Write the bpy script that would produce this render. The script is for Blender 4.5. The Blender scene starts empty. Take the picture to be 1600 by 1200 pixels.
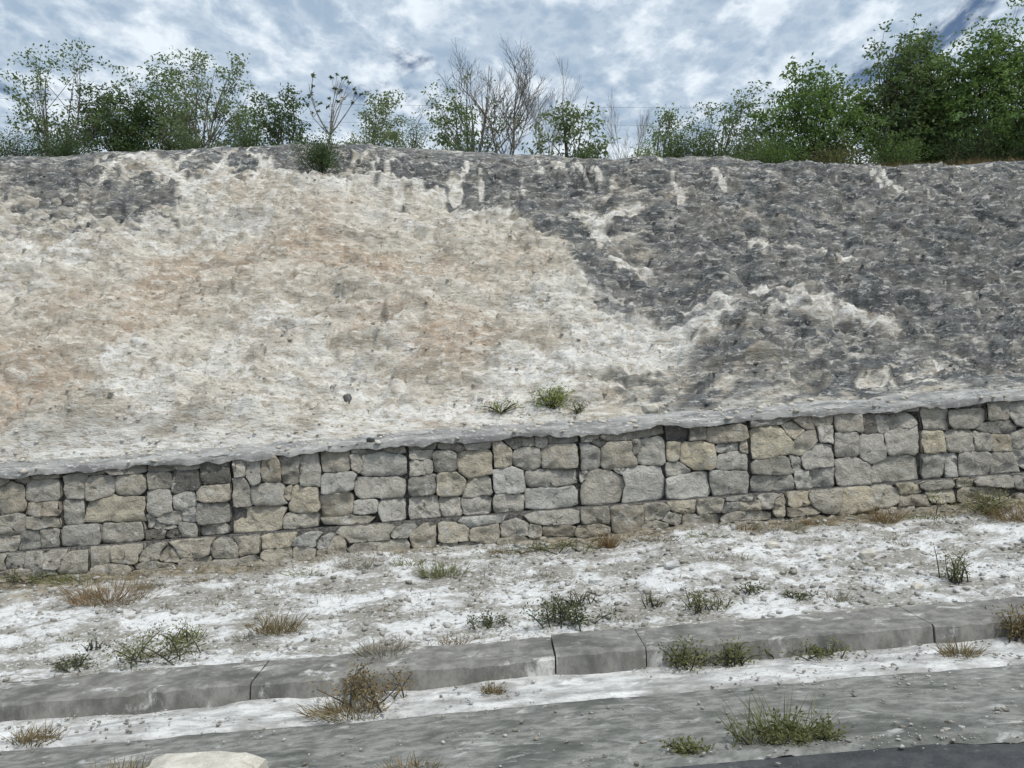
import bpy, bmesh, math, random
import numpy as np
from mathutils import Vector
R = math.radians
sc = bpy.context.scene
col = sc.collection

# ------------------------------------------------------------------ camera
EYE = 1.9            # passenger's eye above the road (m)
GRADE = 0.075        # the road climbs to the right
cam = bpy.data.cameras.new("camera"); camo = bpy.data.objects.new("camera", cam); col.objects.link(camo)
cam.sensor_width = 36.0; cam.lens = 36.0 * 1256.0 / 1600.0
cam.clip_start = 0.05; cam.clip_end = 3000
camo.location = (0, 0, EYE); camo.rotation_euler = (R(90 + 2.5), 0, R(-1.5))
sc.camera = camo

# ------------------------------------------------------------------ sky and sun
SUN_EL, SUN_AZ = 58.0, 142.0    # high, behind thin cloud over the road (azimuth from +Y towards +X)
w = bpy.data.worlds.new("World"); sc.world = w; w.use_nodes = True
nt = w.node_tree; nt.nodes.clear()
def N(t, typ, **kw):
    n = t.nodes.new(typ)
    for k, v in kw.items():
        if k.startswith("i_"):
            n.inputs[k[2:].replace("_", " ")].default_value = v
        else:
            setattr(n, k, v)
    return n
def L(t, a, b): t.links.new(a, b)
def M(t, op, a, b=None, c=None, clamp=False):
    n = t.nodes.new("ShaderNodeMath"); n.operation = op; n.use_clamp = clamp
    for i, v in enumerate((a, b, c)):
        if v is None: continue
        if isinstance(v, (int, float)): n.inputs[i].default_value = v
        else: t.links.new(v, n.inputs[i])
    return n.outputs[0]
def MIX(t, f, a, b, blend="MIX"):
    n = t.nodes.new("ShaderNodeMix"); n.data_type = "RGBA"; n.blend_type = blend; n.clamp_factor = True
    for s, v in ((n.inputs[0], f), (n.inputs[6], a), (n.inputs[7], b)):
        if isinstance(v, (int, float)): s.default_value = v
        elif isinstance(v, tuple): s.default_value = v if len(v) == 4 else v + (1,)
        else: t.links.new(v, s)
    return n.outputs[2]
def RANGE(t, v, a, b, c=0.0, d=1.0, smooth=True):
    n = t.nodes.new("ShaderNodeMapRange"); n.interpolation_type = "SMOOTHSTEP" if smooth else "LINEAR"
    t.links.new(v, n.inputs[0])
    for i, q in enumerate((a, b, c, d)): n.inputs[1 + i].default_value = q
    return n.outputs[0]
def NOISE(t, vec, scale, detail=6, rough=0.55, dist=0.0, lac=2.0):
    n = t.nodes.new("ShaderNodeTexNoise"); n.inputs["Scale"].default_value = scale
    n.inputs["Detail"].default_value = detail; n.inputs["Roughness"].default_value = rough
    n.inputs["Distortion"].default_value = dist; n.inputs["Lacunarity"].default_value = lac
    if vec is not None: t.links.new(vec, n.inputs["Vector"])
    return n.outputs[0]
def MAP(t, vec, scale=(1, 1, 1), loc=(0, 0, 0), rot=(0, 0, 0)):
    n = t.nodes.new("ShaderNodeMapping"); t.links.new(vec, n.inputs[0])
    n.inputs["Scale"].default_value = scale; n.inputs["Location"].default_value = loc; n.inputs["Rotation"].default_value = rot
    return n.outputs[0]

sky = N(nt, "ShaderNodeTexSky", sky_type="NISHITA", sun_disc=False, sun_elevation=R(SUN_EL), sun_rotation=R(SUN_AZ),
        air_density=1.0, dust_density=1.0, ozone_density=2.0)
tc = N(nt, "ShaderNodeTexCoord")
sep = N(nt, "ShaderNodeSeparateXYZ"); L(nt, tc.outputs["Generated"], sep.inputs[0])
den = M(nt, "ADD", M(nt, "MAXIMUM", sep.outputs[2], 0.0), 0.16)
cmb = N(nt, "ShaderNodeCombineXYZ")
L(nt, M(nt, "DIVIDE", sep.outputs[0], den), cmb.inputs[0]); L(nt, M(nt, "DIVIDE", sep.outputs[1], den), cmb.inputs[1])
layer = MAP(nt, cmb.outputs[0], (1.0, 0.78, 1), (3.53, 1.45, 0), (0, 0, R(-30)))   # the cloud deck as a flat layer overhead
cover = NOISE(nt, layer, 3.2, 12, 0.60, 0.25)
gaps = RANGE(nt, cover, 0.31, 0.40)                    # 0 = open blue, 1 = cloud
body = NOISE(nt, MAP(nt, layer, (1, 1, 1), (7.3, 2.2, 0.4)), 9.0, 12, 0.57, 0.15)
curl = NOISE(nt, MAP(nt, layer, (1, 1, 1), (1.3, 9.2, 2.4)), 10.0, 10, 0.58, 0.2)
rim = M(nt, "SUBTRACT", 1.0, M(nt, "MULTIPLY", M(nt, "ABSOLUTE", M(nt, "SUBTRACT", curl, 0.5)), 7.0), None, True)   # bright edges of the cloudlets
tex = M(nt, "ADD", M(nt, "MULTIPLY", RANGE(nt, body, 0.44, 0.64), 0.74), M(nt, "MULTIPLY", M(nt, "POWER", rim, 1.3), 0.32))
cloud = MIX(nt, tex, (4.7, 6.1, 7.8), (10.6, 11.6, 12.5))
# thin cloud is brighter towards the sun
sd = (math.sin(R(SUN_AZ)) * math.cos(R(SUN_EL)), math.cos(R(SUN_AZ)) * math.cos(R(SUN_EL)), math.sin(R(SUN_EL)))
dot = N(nt, "ShaderNodeVectorMath", operation="DOT_PRODUCT"); L(nt, tc.outputs["Generated"], dot.inputs[0]); dot.inputs[1].default_value = sd
glow = RANGE(nt, dot.outputs["Value"], 0.3, 1.0, 0.95, 1.3)
vs = N(nt, "ShaderNodeVectorMath", operation="SCALE"); L(nt, cloud, vs.inputs[0]); L(nt, glow, vs.inputs["Scale"])
skyc = MIX(nt, gaps, sky.outputs[0], vs.outputs[0])
bg = N(nt, "ShaderNodeBackground"); L(nt, skyc, bg.inputs[0]); bg.inputs[1].default_value = 0.068
wo = N(nt, "ShaderNodeOutputWorld"); L(nt, bg.outputs[0], wo.inputs[0])

sun = bpy.data.lights.new("sun", "SUN"); sun.energy = 2.2; sun.angle = R(8); sun.color = (1.0, 0.95, 0.87)
suno = bpy.data.objects.new("sun", sun); col.objects.link(suno)
suno.rotation_euler = Vector(sd).to_track_quat("Z", "Y").to_euler(); suno.location = (0, 0, 30)
sc.view_settings.view_transform = "Standard"; sc.view_settings.look = "None"
sc.view_settings.exposure = 0.32; sc.view_settings.gamma = 1.0; sc.view_settings.use_curve_mapping = False
sc.render.engine = "CYCLES"
sc.cycles.max_bounces = 6; sc.cycles.transparent_max_bounces = 4

# ------------------------------------------------------------------ helpers
rng = np.random.default_rng(7); random.seed(7)
def _h(ix, iy, iz, seed):
    with np.errstate(over="ignore"):
        n = (ix.astype(np.int64) * 374761393 + iy.astype(np.int64) * 668265263 + iz.astype(np.int64) * 2147483647 + seed * 974711) & 0xffffffff
        n = ((n ^ (n >> 13)) * 1274126177) & 0xffffffff
        n = ((n ^ (n >> 16)) * 2246822519) & 0xffffffff
        n = n ^ (n >> 15)
    return n.astype(np.float64) / 4294967295.0
def vnoise(x, y, z=None, seed=0):
    x = np.asarray(x, float); y = np.asarray(y, float)
    z = np.zeros_like(x) if z is None else np.asarray(z, float)
    x0, y0, z0 = np.floor(x), np.floor(y), np.floor(z)
    fx, fy, fz = x - x0, y - y0, z - z0
    q = lambda f: f * f * f * (f * (f * 6 - 15) + 10)
    u, v, t = q(fx), q(fy), q(fz); o = 0
    for i in (0, 1):
        for j in (0, 1):
            for k in (0, 1):
                o = o + _h(x0 + i, y0 + j, z0 + k, seed) * (u if i else 1 - u) * (v if j else 1 - v) * (t if k else 1 - t)
    return o * 2 - 1
def fbm(x, y, z=None, octaves=4, seed=0, gain=0.5):
    a, s, o = 1.0, 0.0, 0
    for i in range(octaves):
        k = 2.03 ** i
        o = o + a * vnoise(x * k + 13.7 * i, y * k - 7.1 * i, None if z is None else z * k + 3.3 * i, seed + i); s += a; a *= gain
    return o / s
def worley(x, y, seed=0):
    """distance to the nearest and second nearest of jittered cell points, and the nearest cell's random number"""
    x0, y0 = np.floor(x), np.floor(y); d1 = np.full(x.shape, 9.0); d2 = d1.copy(); idn = np.zeros(x.shape)
    zz = np.zeros_like(x0)
    for i in (-1, 0, 1):
        for j in (-1, 0, 1):
            cx, cy = x0 + i, y0 + j
            px = cx + 0.1 + 0.8 * _h(cx, cy, zz, seed); py = cy + 0.1 + 0.8 * _h(cx, cy, zz, seed + 51)
            d = np.hypot(px - x, py - y); m = d < d1
            d2 = np.where(m, d1, np.minimum(d2, d)); idn = np.where(m, _h(cx, cy, zz, seed + 97), idn); d1 = np.minimum(d1, d)
    return d1, d2, idn

def link(name, me, mat=None, parent=None, smooth=False):
    if mat is not None: me.materials.append(mat)
    o = bpy.data.objects.new(name, me); col.objects.link(o)
    if parent is not None: o.parent = parent
    if smooth: me.polygons.foreach_set("use_smooth", np.ones(len(me.polygons), bool))
    return o
def mesh(name, v, f):
    me = bpy.data.meshes.new(name); me.from_pydata([tuple(map(float, p)) for p in v], [], f); me.update(); return me
def quads(name, V, Q):
    """mesh from an (n,3) array and an (m,4) index array"""
    me = bpy.data.meshes.new(name); n, m = len(V), len(Q)
    me.vertices.add(n); me.vertices.foreach_set("co", np.ascontiguousarray(V, np.float32).ravel())
    me.loops.add(m * 4); me.loops.foreach_set("vertex_index", np.ascontiguousarray(Q, np.int32).ravel())
    me.polygons.add(m); me.polygons.foreach_set("loop_start", np.arange(m, dtype=np.int32) * 4)
    me.update(calc_edges=True); return me
def grid(name, P):
    """mesh from a (rows, cols, 3) array"""
    r, c = P.shape[:2]; i = np.arange(r * c).reshape(r, c)
    return quads(name, P.reshape(-1, 3), np.stack([i[:-1, :-1], i[:-1, 1:], i[1:, 1:], i[1:, :-1]], -1).reshape(-1, 4))
def attr(me, name, a):
    t = me.attributes.new(name, "FLOAT", "POINT"); t.data.foreach_set("value", np.ascontiguousarray(a, np.float32).ravel())
def tag(o, label=None, cat=None, group=None, kind=None):
    for k, v in (("label", label), ("category", cat), ("group", group), ("kind", kind)):
        if v: o[k] = v
    return o
def empty(name, loc=(0, 0, 0)):
    o = bpy.data.objects.new(name, None); col.objects.link(o); o.location = loc; o.empty_display_size = 0.2; return o

# ------------------------------------------------------------------ materials
def mat(name):
    m = bpy.data.materials.new(name); m.use_nodes = True; t = m.node_tree
    b = t.nodes["Principled BSDF"]; b.inputs["Roughness"].default_value = 0.92
    b.inputs["Specular IOR Level"].default_value = 0.25
    return m, t, b
def pos(t): return N(t, "ShaderNodeNewGeometry").outputs["Position"]
def bump(t, b, h, strength=0.5, dist=0.02):
    n = N(t, "ShaderNodeBump"); n.inputs["Strength"].default_value = strength; n.inputs["Distance"].default_value = dist
    L(t, h, n.inputs["Height"]); L(t, n.outputs[0], b.inputs["Normal"])
def A(t, name): return N(t, "ShaderNodeAttribute", attribute_name=name).outputs["Fac"]

# limestone of the cutting: fresh cream marl, tan and pink earth, chalk white, old grey weathered crust
m_rock, t, b = mat("cut_limestone")
p = MAP(t, pos(t), (0.45, 1, 1)); q = MAP(t, pos(t), (0.30, 1, 1.15), (4.1, 2.7, 9.3), (0, R(14), 0))
n1 = NOISE(t, p, 2.2, 9, 0.66, 0.4); n2 = NOISE(t, p, 8.0, 9, 0.72, 0.3); n3 = NOISE(t, q, 24.0, 6, 0.70); n4 = NOISE(t, q, 13.0, 8, 0.74, 0.2)
c = MIX(t, RANGE(t, n1, 0.38, 0.62), (0.50, 0.445, 0.365), (0.70, 0.66, 0.58))
c = MIX(t, M(t, "MULTIPLY", A(t, "pink"), RANGE(t, n2, 0.32, 0.60)), c, (0.54, 0.43, 0.33))
c = MIX(t, M(t, "MULTIPLY", A(t, "white"), RANGE(t, n4, 0.36, 0.56)), c, (0.88, 0.875, 0.85))
c = MIX(t, M(t, "MULTIPLY", RANGE(t, n3, 0.51, 0.61), 0.72), c, (0.31, 0.26, 0.19))
c = MIX(t, M(t, "MULTIPLY", RANGE(t, n4, 0.52, 0.60), 0.8), c, (0.80, 0.77, 0.70))
crust = MIX(t, RANGE(t, n2, 0.36, 0.64), (0.048, 0.057, 0.065), (0.195, 0.205, 0.208))
crust = MIX(t, M(t, "MULTIPLY", RANGE(t, n3, 0.52, 0.63), 0.65), crust, (0.08, 0.083, 0.085))
crust = MIX(t, M(t, "MULTIPLY", RANGE(t, n4, 0.53, 0.60), 0.85), crust, (0.56, 0.545, 0.51))
c = MIX(t, A(t, "dark"), c, crust)
L(t, c, b.inputs["Base Color"])
bump(t, b, M(t, "ADD", NOISE(t, p, 30, 7, 0.75), M(t, "MULTIPLY", n2, 0.9)), 0.9, 0.05)

# stones of the wall: tone set per stone (object colour), cap shadow included on the top row
m_stone, t, b = mat("wall_stone")
oi = N(t, "ShaderNodeObjectInfo"); tco = N(t, "ShaderNodeTexCoord")
off = N(t, "ShaderNodeVectorMath", operation="SCALE"); L(t, oi.outputs["Location"], off.inputs[0]); off.inputs["Scale"].default_value = 3.7
ad = N(t, "ShaderNodeVectorMath", operation="ADD"); L(t, tco.outputs["Object"], ad.inputs[0]); L(t, off.outputs[0], ad.inputs[1])
v = ad.outputs[0]
n1 = NOISE(t, v, 6.0, 8, 0.62, 0.5); n2 = NOISE(t, MAP(t, v, (0.6, 1, 1)), 24, 6, 0.65)
c = MIX(t, RANGE(t, n1, 0.36, 0.60), MIX(t, 1.0, oi.outputs["Color"], (0.76, 0.76, 0.76), "MULTIPLY"), oi.outputs["Color"])
c = MIX(t, M(t, "MULTIPLY", RANGE(t, n2, 0.52, 0.68), 0.55), c, MIX(t, 1.0, c, (0.5, 0.5, 0.5), "MULTIPLY"))
c = MIX(t, M(t, "MULTIPLY", RANGE(t, NOISE(t, v, 9, 8, 0.74), 0.53, 0.63), 0.8), c, (0.72, 0.705, 0.66))
c = MIX(t, M(t, "MULTIPLY", RANGE(t, NOISE(t, v, 4.2, 8, 0.72), 0.54, 0.68), 0.5), c, (0.20, 0.195, 0.18))
L(t, c, b.inputs["Base Color"])
bump(t, b, M(t, "ADD", NOISE(t, v, 40, 6, 0.75), M(t, "MULTIPLY", n1, 1.9)), 1.0, 0.065)

m_core, t, b = mat("packed_rubble_in_the_joints")
n1 = NOISE(t, pos(t), 30, 6, 0.7)
L(t, MIX(t, RANGE(t, n1, 0.35, 0.65), (0.055, 0.053, 0.05), (0.20, 0.19, 0.175)), b.inputs["Base Color"]); bump(t, b, n1, 0.9, 0.05)

m_cap, t, b = mat("grey_mortar_cap")
p = MAP(t, pos(t), (0.35, 1, 1)); n1 = NOISE(t, p, 5, 8, 0.65, 0.3); n2 = NOISE(t, p, 26, 6, 0.7)
c = MIX(t, RANGE(t, n1, 0.34, 0.66), (0.17, 0.17, 0.165), (0.40, 0.395, 0.375))
c = MIX(t, M(t, "MULTIPLY", RANGE(t, n2, 0.54, 0.66), 0.7), c, (0.66, 0.66, 0.65))
L(t, c, b.inputs["Base Color"]); bump(t, b, n2, 0.7, 0.03)

# marl bank in front of the wall
m_bank, t, b = mat("white_marl_bank")
p = MAP(t, pos(t), (0.5, 1, 1)); n1 = NOISE(t, p, 3.0, 10, 0.70, 0.5); n2 = NOISE(t, p, 14, 8, 0.72); n3 = NOISE(t, p, 40, 5, 0.65)
c = MIX(t, RANGE(t, n1, 0.435, 0.585), (0.28, 0.265, 0.235), (0.66, 0.66, 0.65))
c = MIX(t, M(t, "MULTIPLY", RANGE(t, n2, 0.53, 0.63), 0.75), c, (0.27, 0.255, 0.22))
c = MIX(t, M(t, "MULTIPLY", RANGE(t, n3, 0.54, 0.64), 0.65), c, (0.80, 0.81, 0.81))
c = MIX(t, A(t, "soil"), c, MIX(t, RANGE(t, n2, 0.4, 0.6), (0.13, 0.11, 0.075), (0.33, 0.29, 0.22)))
L(t, c, b.inputs["Base Color"]); bump(t, b, M(t, "ADD", n2, M(t, "MULTIPLY", n3, 0.5)), 0.8, 0.04)

def concrete(name, lo, hi, stain, sscale=(0.6, 1, 1), pale=(0.62, 0.61, 0.58)):
    m, t, b = mat(name)
    p = MAP(t, pos(t), sscale); n1 = NOISE(t, p, 1.7, 8, 0.62, 0.5); n2 = NOISE(t, p, 9, 7, 0.66); n3 = NOISE(t, p, 60, 4, 0.6)
    c = MIX(t, RANGE(t, n2, 0.35, 0.65), lo, hi)
    c = MIX(t, M(t, "MULTIPLY", RANGE(t, n1, 0.50, 0.66), 0.8), c, stain)
    c = MIX(t, M(t, "MULTIPLY", RANGE(t, NOISE(t, p, 4.3, 8, 0.7, 0.4), 0.55, 0.68), 0.75), c, pale)
    c = MIX(t, M(t, "MULTIPLY", RANGE(t, n3, 0.5, 0.72), 0.35), c, (0.12, 0.12, 0.11))
    L(t, c, b.inputs["Base Color"]); bump(t, b, M(t, "ADD", n2, M(t, "MULTIPLY", n3, 0.4)), 0.5, 0.02)
    return m
m_kerb = concrete("kerb_concrete", (0.14, 0.135, 0.122), (0.25, 0.242, 0.222), (0.08, 0.08, 0.075), (0.8, 1, 0.5))
m_apron = concrete("drain_concrete", (0.13, 0.132, 0.12), (0.27, 0.268, 0.248), (0.07, 0.074, 0.066), (0.8, 1, 1), (0.50, 0.495, 0.47))
m_silt = concrete("white_silt", (0.30, 0.295, 0.28), (0.60, 0.598, 0.58), (0.20, 0.195, 0.18), (0.4, 1, 1), (0.78, 0.78, 0.77))
m_road = concrete("asphalt", (0.045, 0.047, 0.05), (0.075, 0.078, 0.08), (0.035, 0.036, 0.038), (0.9, 1, 1), (0.15, 0.15, 0.148))
m_earth = concrete("dry_earth", (0.20, 0.17, 0.12), (0.33, 0.29, 0.22), (0.10, 0.10, 0.06), (1, 1, 1), (0.42, 0.40, 0.34))
m_pale = concrete("pale_boulder", (0.44, 0.41, 0.35), (0.60, 0.57, 0.50), (0.33, 0.31, 0.27), (1, 1, 1))
m_darkrock = concrete("dark_rock", (0.05, 0.05, 0.05), (0.11, 0.11, 0.105), (0.03, 0.03, 0.03), (1, 1, 1), (0.2, 0.2, 0.2))

def leafmat(name, lo, hi, trans=0.4):
    m, t, b = mat(name)
    a = A(t, "tone")
    c = MIX(t, a, lo, hi); L(t, c, b.inputs["Base Color"]); b.inputs["Roughness"].default_value = 0.6
    tr = N(t, "ShaderNodeBsdfTranslucent"); L(t, MIX(t, 0.35, c, (0.30, 0.38, 0.08)), tr.inputs[0])
    mx = N(t, "ShaderNodeMixShader"); mx.inputs[0].default_value = trans
    L(t, b.outputs[0], mx.inputs[1]); L(t, tr.outputs[0], mx.inputs[2]); L(t, mx.outputs[0], t.nodes["Material Output"].inputs[0])
    return m
LEAF = {
    "weed": leafmat("dull_green_weed_leaves", (0.04, 0.055, 0.026), (0.135, 0.155, 0.075), 0.3),
    "pale": leafmat("pale_green_leaves", (0.097, 0.138, 0.073), (0.244, 0.308, 0.162)),
    "mid": leafmat("green_leaves", (0.056, 0.097, 0.046), (0.162, 0.235, 0.097)),
    "dark": leafmat("dark_green_leaves", (0.029, 0.056, 0.029), (0.089, 0.145, 0.056), 0.3),
    "rich": leafmat("rich_green_leaves", (0.048, 0.102, 0.030), (0.162, 0.270, 0.078), 0.42),
    "yellow": leafmat("yellow_green_leaves", (0.130, 0.179, 0.041), (0.356, 0.406, 0.114)),
    "olive": leafmat("olive_leaves", (0.082, 0.089, 0.032), (0.244, 0.244, 0.114), 0.3),
    "brown": leafmat("dry_brown_stalks", (0.095, 0.068, 0.034), (0.284, 0.216, 0.115), 0.2),
    "rust": leafmat("rusty_dry_grass", (0.13, 0.085, 0.042), (0.29, 0.19, 0.10), 0.2),
    "grey": leafmat("grey_dry_twigs", (0.135, 0.121, 0.095), (0.324, 0.284, 0.216), 0.2),
}
def barkmat(name, lo, hi):
    m, t, b = mat(name); L(t, MIX(t, RANGE(t, NOISE(t, pos(t), 14, 5, 0.6), 0.35, 0.65), lo, hi), b.inputs["Base Color"]); return m
m_bark = barkmat("grey_bark", (0.085, 0.075, 0.062), (0.20, 0.18, 0.155))
m_bark_d = barkmat("dark_bark", (0.035, 0.03, 0.024), (0.09, 0.08, 0.065))
m_bark_p = barkmat("pale_dry_bark", (0.17, 0.155, 0.14), (0.33, 0.31, 0.28))

# ------------------------------------------------------------------ the lie of the land
CX = [-40, -10.35, -7.69, -5.68, -3.92, -1.74, .45, 3.2, 5.7, 8.78, 11.61, 40]
CZ = [6.2, 7.36, 7.48, 7.56, 7.67, 7.67, 7.57, 7.40, 7.33, 7.35, 7.47, 9.2]
CREST_Y = 17.0
def crest(x): return np.interp(x, CX, CZ)
def face(x, t):                                     # the cut slope, foot (t = 0) to crest (t = 1)
    zb = 1.83 + GRADE * x
    return 10.3 + 6.7 * t ** 1.12, zb + (crest(x) - zb) * (1 - (1 - t) ** 1.3)
WALL_Y = 9.6                                        # front of the wall's upper course
PY = [4.40, 6.06, 6.08, 6.52, 6.60, 7.05, 7.15, 8.2, 9.45, 9.6]
PZ = [0.0, -.245, -.215, -.18, -.10, -.05, -.045, .17, .43, .46]
def bank_z(x, y):
    x = np.asarray(x, float); y = np.asarray(y, float)
    z = np.interp(y, PY, PZ) + GRADE * x
    a = np.clip((y - 7.0) / 0.5, 0, 1)
    d1, d2, idn = worley(x * 6.0, y * 8.0, 3)
    rel = 0.06 * fbm(x * 0.9, y * 1.3, None, 4, 11) + 0.035 * fbm(x * 4, y * 6, None, 3, 15) + 0.035 * (idn - 0.35) * np.clip((d2 - d1) * 2.5, 0, 1) + 0.012 * fbm(x * 22, y * 26, None, 2, 19)
    return z + a * rel
def cam_ray(px, py):
    v = Vector(((px - 800) / 1256.0, (600 - py) / 1256.0, -1.0)); v.rotate(camo.rotation_euler); return v
def spot(px, py, y=None):
    """a point of the place: at distance y, or where the sight line meets the ground in front of the wall"""
    r = cam_ray(px, py)
    if y is not None: k = y / r.y; return Vector((r.x * k, y, EYE + r.z * k))
    k = np.linspace(4.0, 9.55, 1200) / r.y
    zz = EYE + r.z * k; gz = bank_z(r.x * k, r.y * k); i = int(np.argmax(zz < gz)) if (zz < gz).any() else -1
    return Vector((r.x * k[i], r.y * k[i], float(gz[i])))

# ground sheet to the horizon (under the road corridor it lies deep)
gy = np.array([-400, -60, -12, -7.5, -7.0, 10.0]); gz = np.array([2.0, .6, .05, -.02, -.7, -.7])
gx = np.array([-400, -120, -60, -30, 0, 30, 60, 120, 400.])
P = np.zeros((len(gy), len(gx), 3)); P[..., 0] = gx; P[..., 1] = gy[:, None]; P[..., 2] = gz[:, None] + GRADE * np.clip(gx, -60, 60)
tag(link("ground", grid("ground", P), m_earth), kind="structure")
ry = np.linspace(-7.2, 4.30, 30); rx = np.linspace(-60, 60, 61)
P = np.zeros((30, 61, 3)); P[..., 0] = rx; P[..., 1] = ry[:, None]; P[..., 2] = GRADE * rx + 0.012 - 0.004 * np.abs(ry[:, None])
tag(link("road", grid("road", P), m_road), kind="structure")

# plateau above the cutting
py_ = np.array([17.6, 20, 24, 30, 60, 150, 500.]); px_ = np.concatenate([[-400, -120], np.linspace(-40, 40, 41), [120, 400]])
P = np.zeros((len(py_), len(px_), 3)); P[..., 0] = px_; P[..., 1] = py_[:, None]
P[..., 2] = crest(px_) - 0.12 + 0.004 * (py_[:, None] - 17)
tag(link("hilltop", grid("hilltop", P), m_earth), kind="structure")
def top_z(x, y): return float(crest(x)) - 0.12 + 0.004 * (y - 17)

# the cut rock face
DARK = """
1111111111111111234445555555555
1111111111111111245555555555555
1111111111111111135655556666666
1111111111111111355456656777777
1111111111111112467777777888888
1222221111111112666656788888888
3333332321111124666767788888888
3444445542111246655777888888888
4443356643222467755777888888888
3334466533445678887677888888888
4444664555788888887777888888888
5556854666888888888888888888888
6667866777888888888888888888888
7778877777888888888888888888888
7778887778888888888888888888888
"""
PINK = """
5555555421112321000000000000000
5566666521112441000000000000000
7777776532112551000000000000000
4444434443223552100000000000000
3222212454334563100000000000000
1000002445565664000000000000000
0000000134553321000000000000000
0000000012322100000000000000000
0000000132211000000010000000000
0000000111111000000000000000000
0000000000000000000000000000000
0000000000000000000000000000000
0000000000000000000000000000000
0000000000000000000000000000000
0000000000000000000000000000000
"""
WHITE = """
3333333455555555533221211111111
3322222245554345532112111111111
1100000144454325664123221111111
1111111123343224556753221000000
1112221112332223432112210000000
3333443221111222212331000000000
4444444432222221011110000000000
4333333233334320022000000000000
3333321133444210023000000000000
3332211354333100001000000000000
2222113322100000000000000000000
2222033111000000000000000000000
1111021000000000000000000000000
1110010000000000000000000000000
1100000000000000000000000000000
"""
def survey(s, x, t):                                # crust, earth and chalk as mapped over the face: every 0.8 m along, 15 levels up
    T = np.array([[float(c) for c in r] for r in s.split()])
    u = np.clip((x + 11.5) / 0.8, 0, T.shape[1] - 1.001); v = np.clip(t * 14, 0, 13.999)
    i, j = v.astype(int), u.astype(int); a, b2 = v - i, u - j
    return (T[i, j] * (1 - a) * (1 - b2) + T[i + 1, j] * a * (1 - b2) + T[i, j + 1] * (1 - a) * b2 + T[i + 1, j + 1] * a * b2) / 9.0
ss = lambda v, a, b2: (lambda q: q * q * (3 - 2 * q))(np.clip((v - a) / (b2 - a), 0, 1))
xs = np.concatenate([np.arange(-40, -12.6, 0.5), np.arange(-12.6, 13.4, 0.031), np.arange(13.4, 40.1, 0.5)])
ts = np.concatenate([np.linspace(-0.03, 1, 285), 1 + np.array([.012, .03, .06, .11, .18, .24])])
X, T = np.meshgrid(xs, ts)
Tc = np.clip(T, 0, 1); Y, Z = face(X, Tc)
over = np.clip(T - 1, 0, 1); Y = Y + over * 6.7; Z = Z - over * over * 8
under = np.clip(-T, 0, 1); Z = Z - under * 12; Y = Y - under * 3
S = Tc * 8.8                                       # metres up the slope
big = fbm(X * 0.28, S * 0.38, None, 3, 31)
med = 1 - np.abs(fbm(X * 0.75, S * 1.05, None, 4, 41)) * 2.4
warpx = X + 0.25 * fbm(X * 1.2, S * 1.2, None, 3, 45); warps = S + 0.2 * fbm(X * 1.4 + 9, S * 1.4, None, 3, 46)
d1, d2, idn = worley(warpx * 1.3, warps * 2.5, 47); lumps = np.clip((d2 - d1) * 1.8, 0, 1) ** 0.6 * (0.35 + 0.65 * idn)
e1, e2, ide = worley(warpx * 4.2 + 0.3 * fbm(X * 6, S * 6, None, 2, 3), warps * 7.5, 48); knobs = np.clip((e2 - e1) * 1.8, 0, 1) ** 0.6 * (0.2 + 0.8 * ide)
fine = fbm(X * 9, S * 13, None, 3, 51); grit = vnoise(X * 26, S * 30, None, 61)
ridge = 1 - np.abs(fbm(X * 2.6, S * 4.2, None, 3, 71)) * 2.6
D0 = survey(DARK, X + 0.45 * fbm(X * 0.9, S * 0.9, None, 4, 81), np.clip(Tc + 0.045 * fbm(X * 1.1 + 5, S * 1.1, None, 4, 83) + (0.055 * vnoise(X * 4.2, S * 0.5, None, 85) + 0.03 * vnoise(X * 9, S * 0.9, None, 86)) * np.clip((Tc - 0.5) * 5, 0, 1), 0, 1))
def rock_at(px, py):
    """the point of the (mean) rock face on a sight line, as metres along and part of the way up"""
    r = cam_ray(px, py); x = 0
    for q in np.linspace(0, 1, 600):
        k = (10.3 + 6.7 * q ** 1.12) / r.y; x = r.x * k
        if face(x, q)[1] >= EYE + r.z * k: return x, q
    return x, 1.0
# lower edge of the old crust along the crest; it hangs down in drips
ce = [rock_at(*p_) for p_ in ((325, 262), (430, 270), (480, 294), (560, 302), (640, 300), (690, 312), (730, 345), (800, 350), (870, 385), (905, 440), (935, 480), (1010, 525))]
drip = 0.20 * vnoise(X * 5.5, S * .35, None, 87) + 0.12 * vnoise(X * 12, S * .5, None, 89) + 0.14 * fbm(X * 1.4, S * 1.4, None, 3, 90)
above = S - np.interp(X, [q_[0] for q_ in ce], [q_[1] * 8.8 for q_ in ce]) + drip
band = np.clip(above / 0.30 + .4, 0, 1) * np.clip((X - ce[0][0]) / .5 + .5, 0, 1) * np.clip((ce[-1][0] - X) / .6 + .5, 0, 1)
inside = np.clip((X - ce[0][0]) / .5 + .5, 0, 1) * np.clip((ce[-3][0] - X) / .6 + .5, 0, 1)
D0 = D0 * (1 - inside * .6) + inside * .6 * (.08 + .77 * ss(above, -.18, .2)); D0 = np.maximum(D0, .78 * band)
D0 = D0 + .05 * np.clip((-3.4 - X) / .8, 0, 1) * ss(Tc, .34, .5) + .13 * ss(X, 2.0, 3.5) * (1 - ss(Tc, .35, .55))
flute = np.exp(-((X - 1.7) / 0.75) ** 2 - ((S - 6.0) / 0.55) ** 2) + 0.8 * np.exp(-((X + 2.6) / 1.6) ** 2 - ((S - 6.7) / 0.5) ** 2)
fl = flute * (0.5 + 0.5 * np.sin(X * 26 + 2.5 * fbm(X * 2, S * .5, None, 2, 88)))
rel2 = 1 - np.abs(fbm(X * 5.5, S * 9.5, None, 3, 73)) * 2.4
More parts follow.
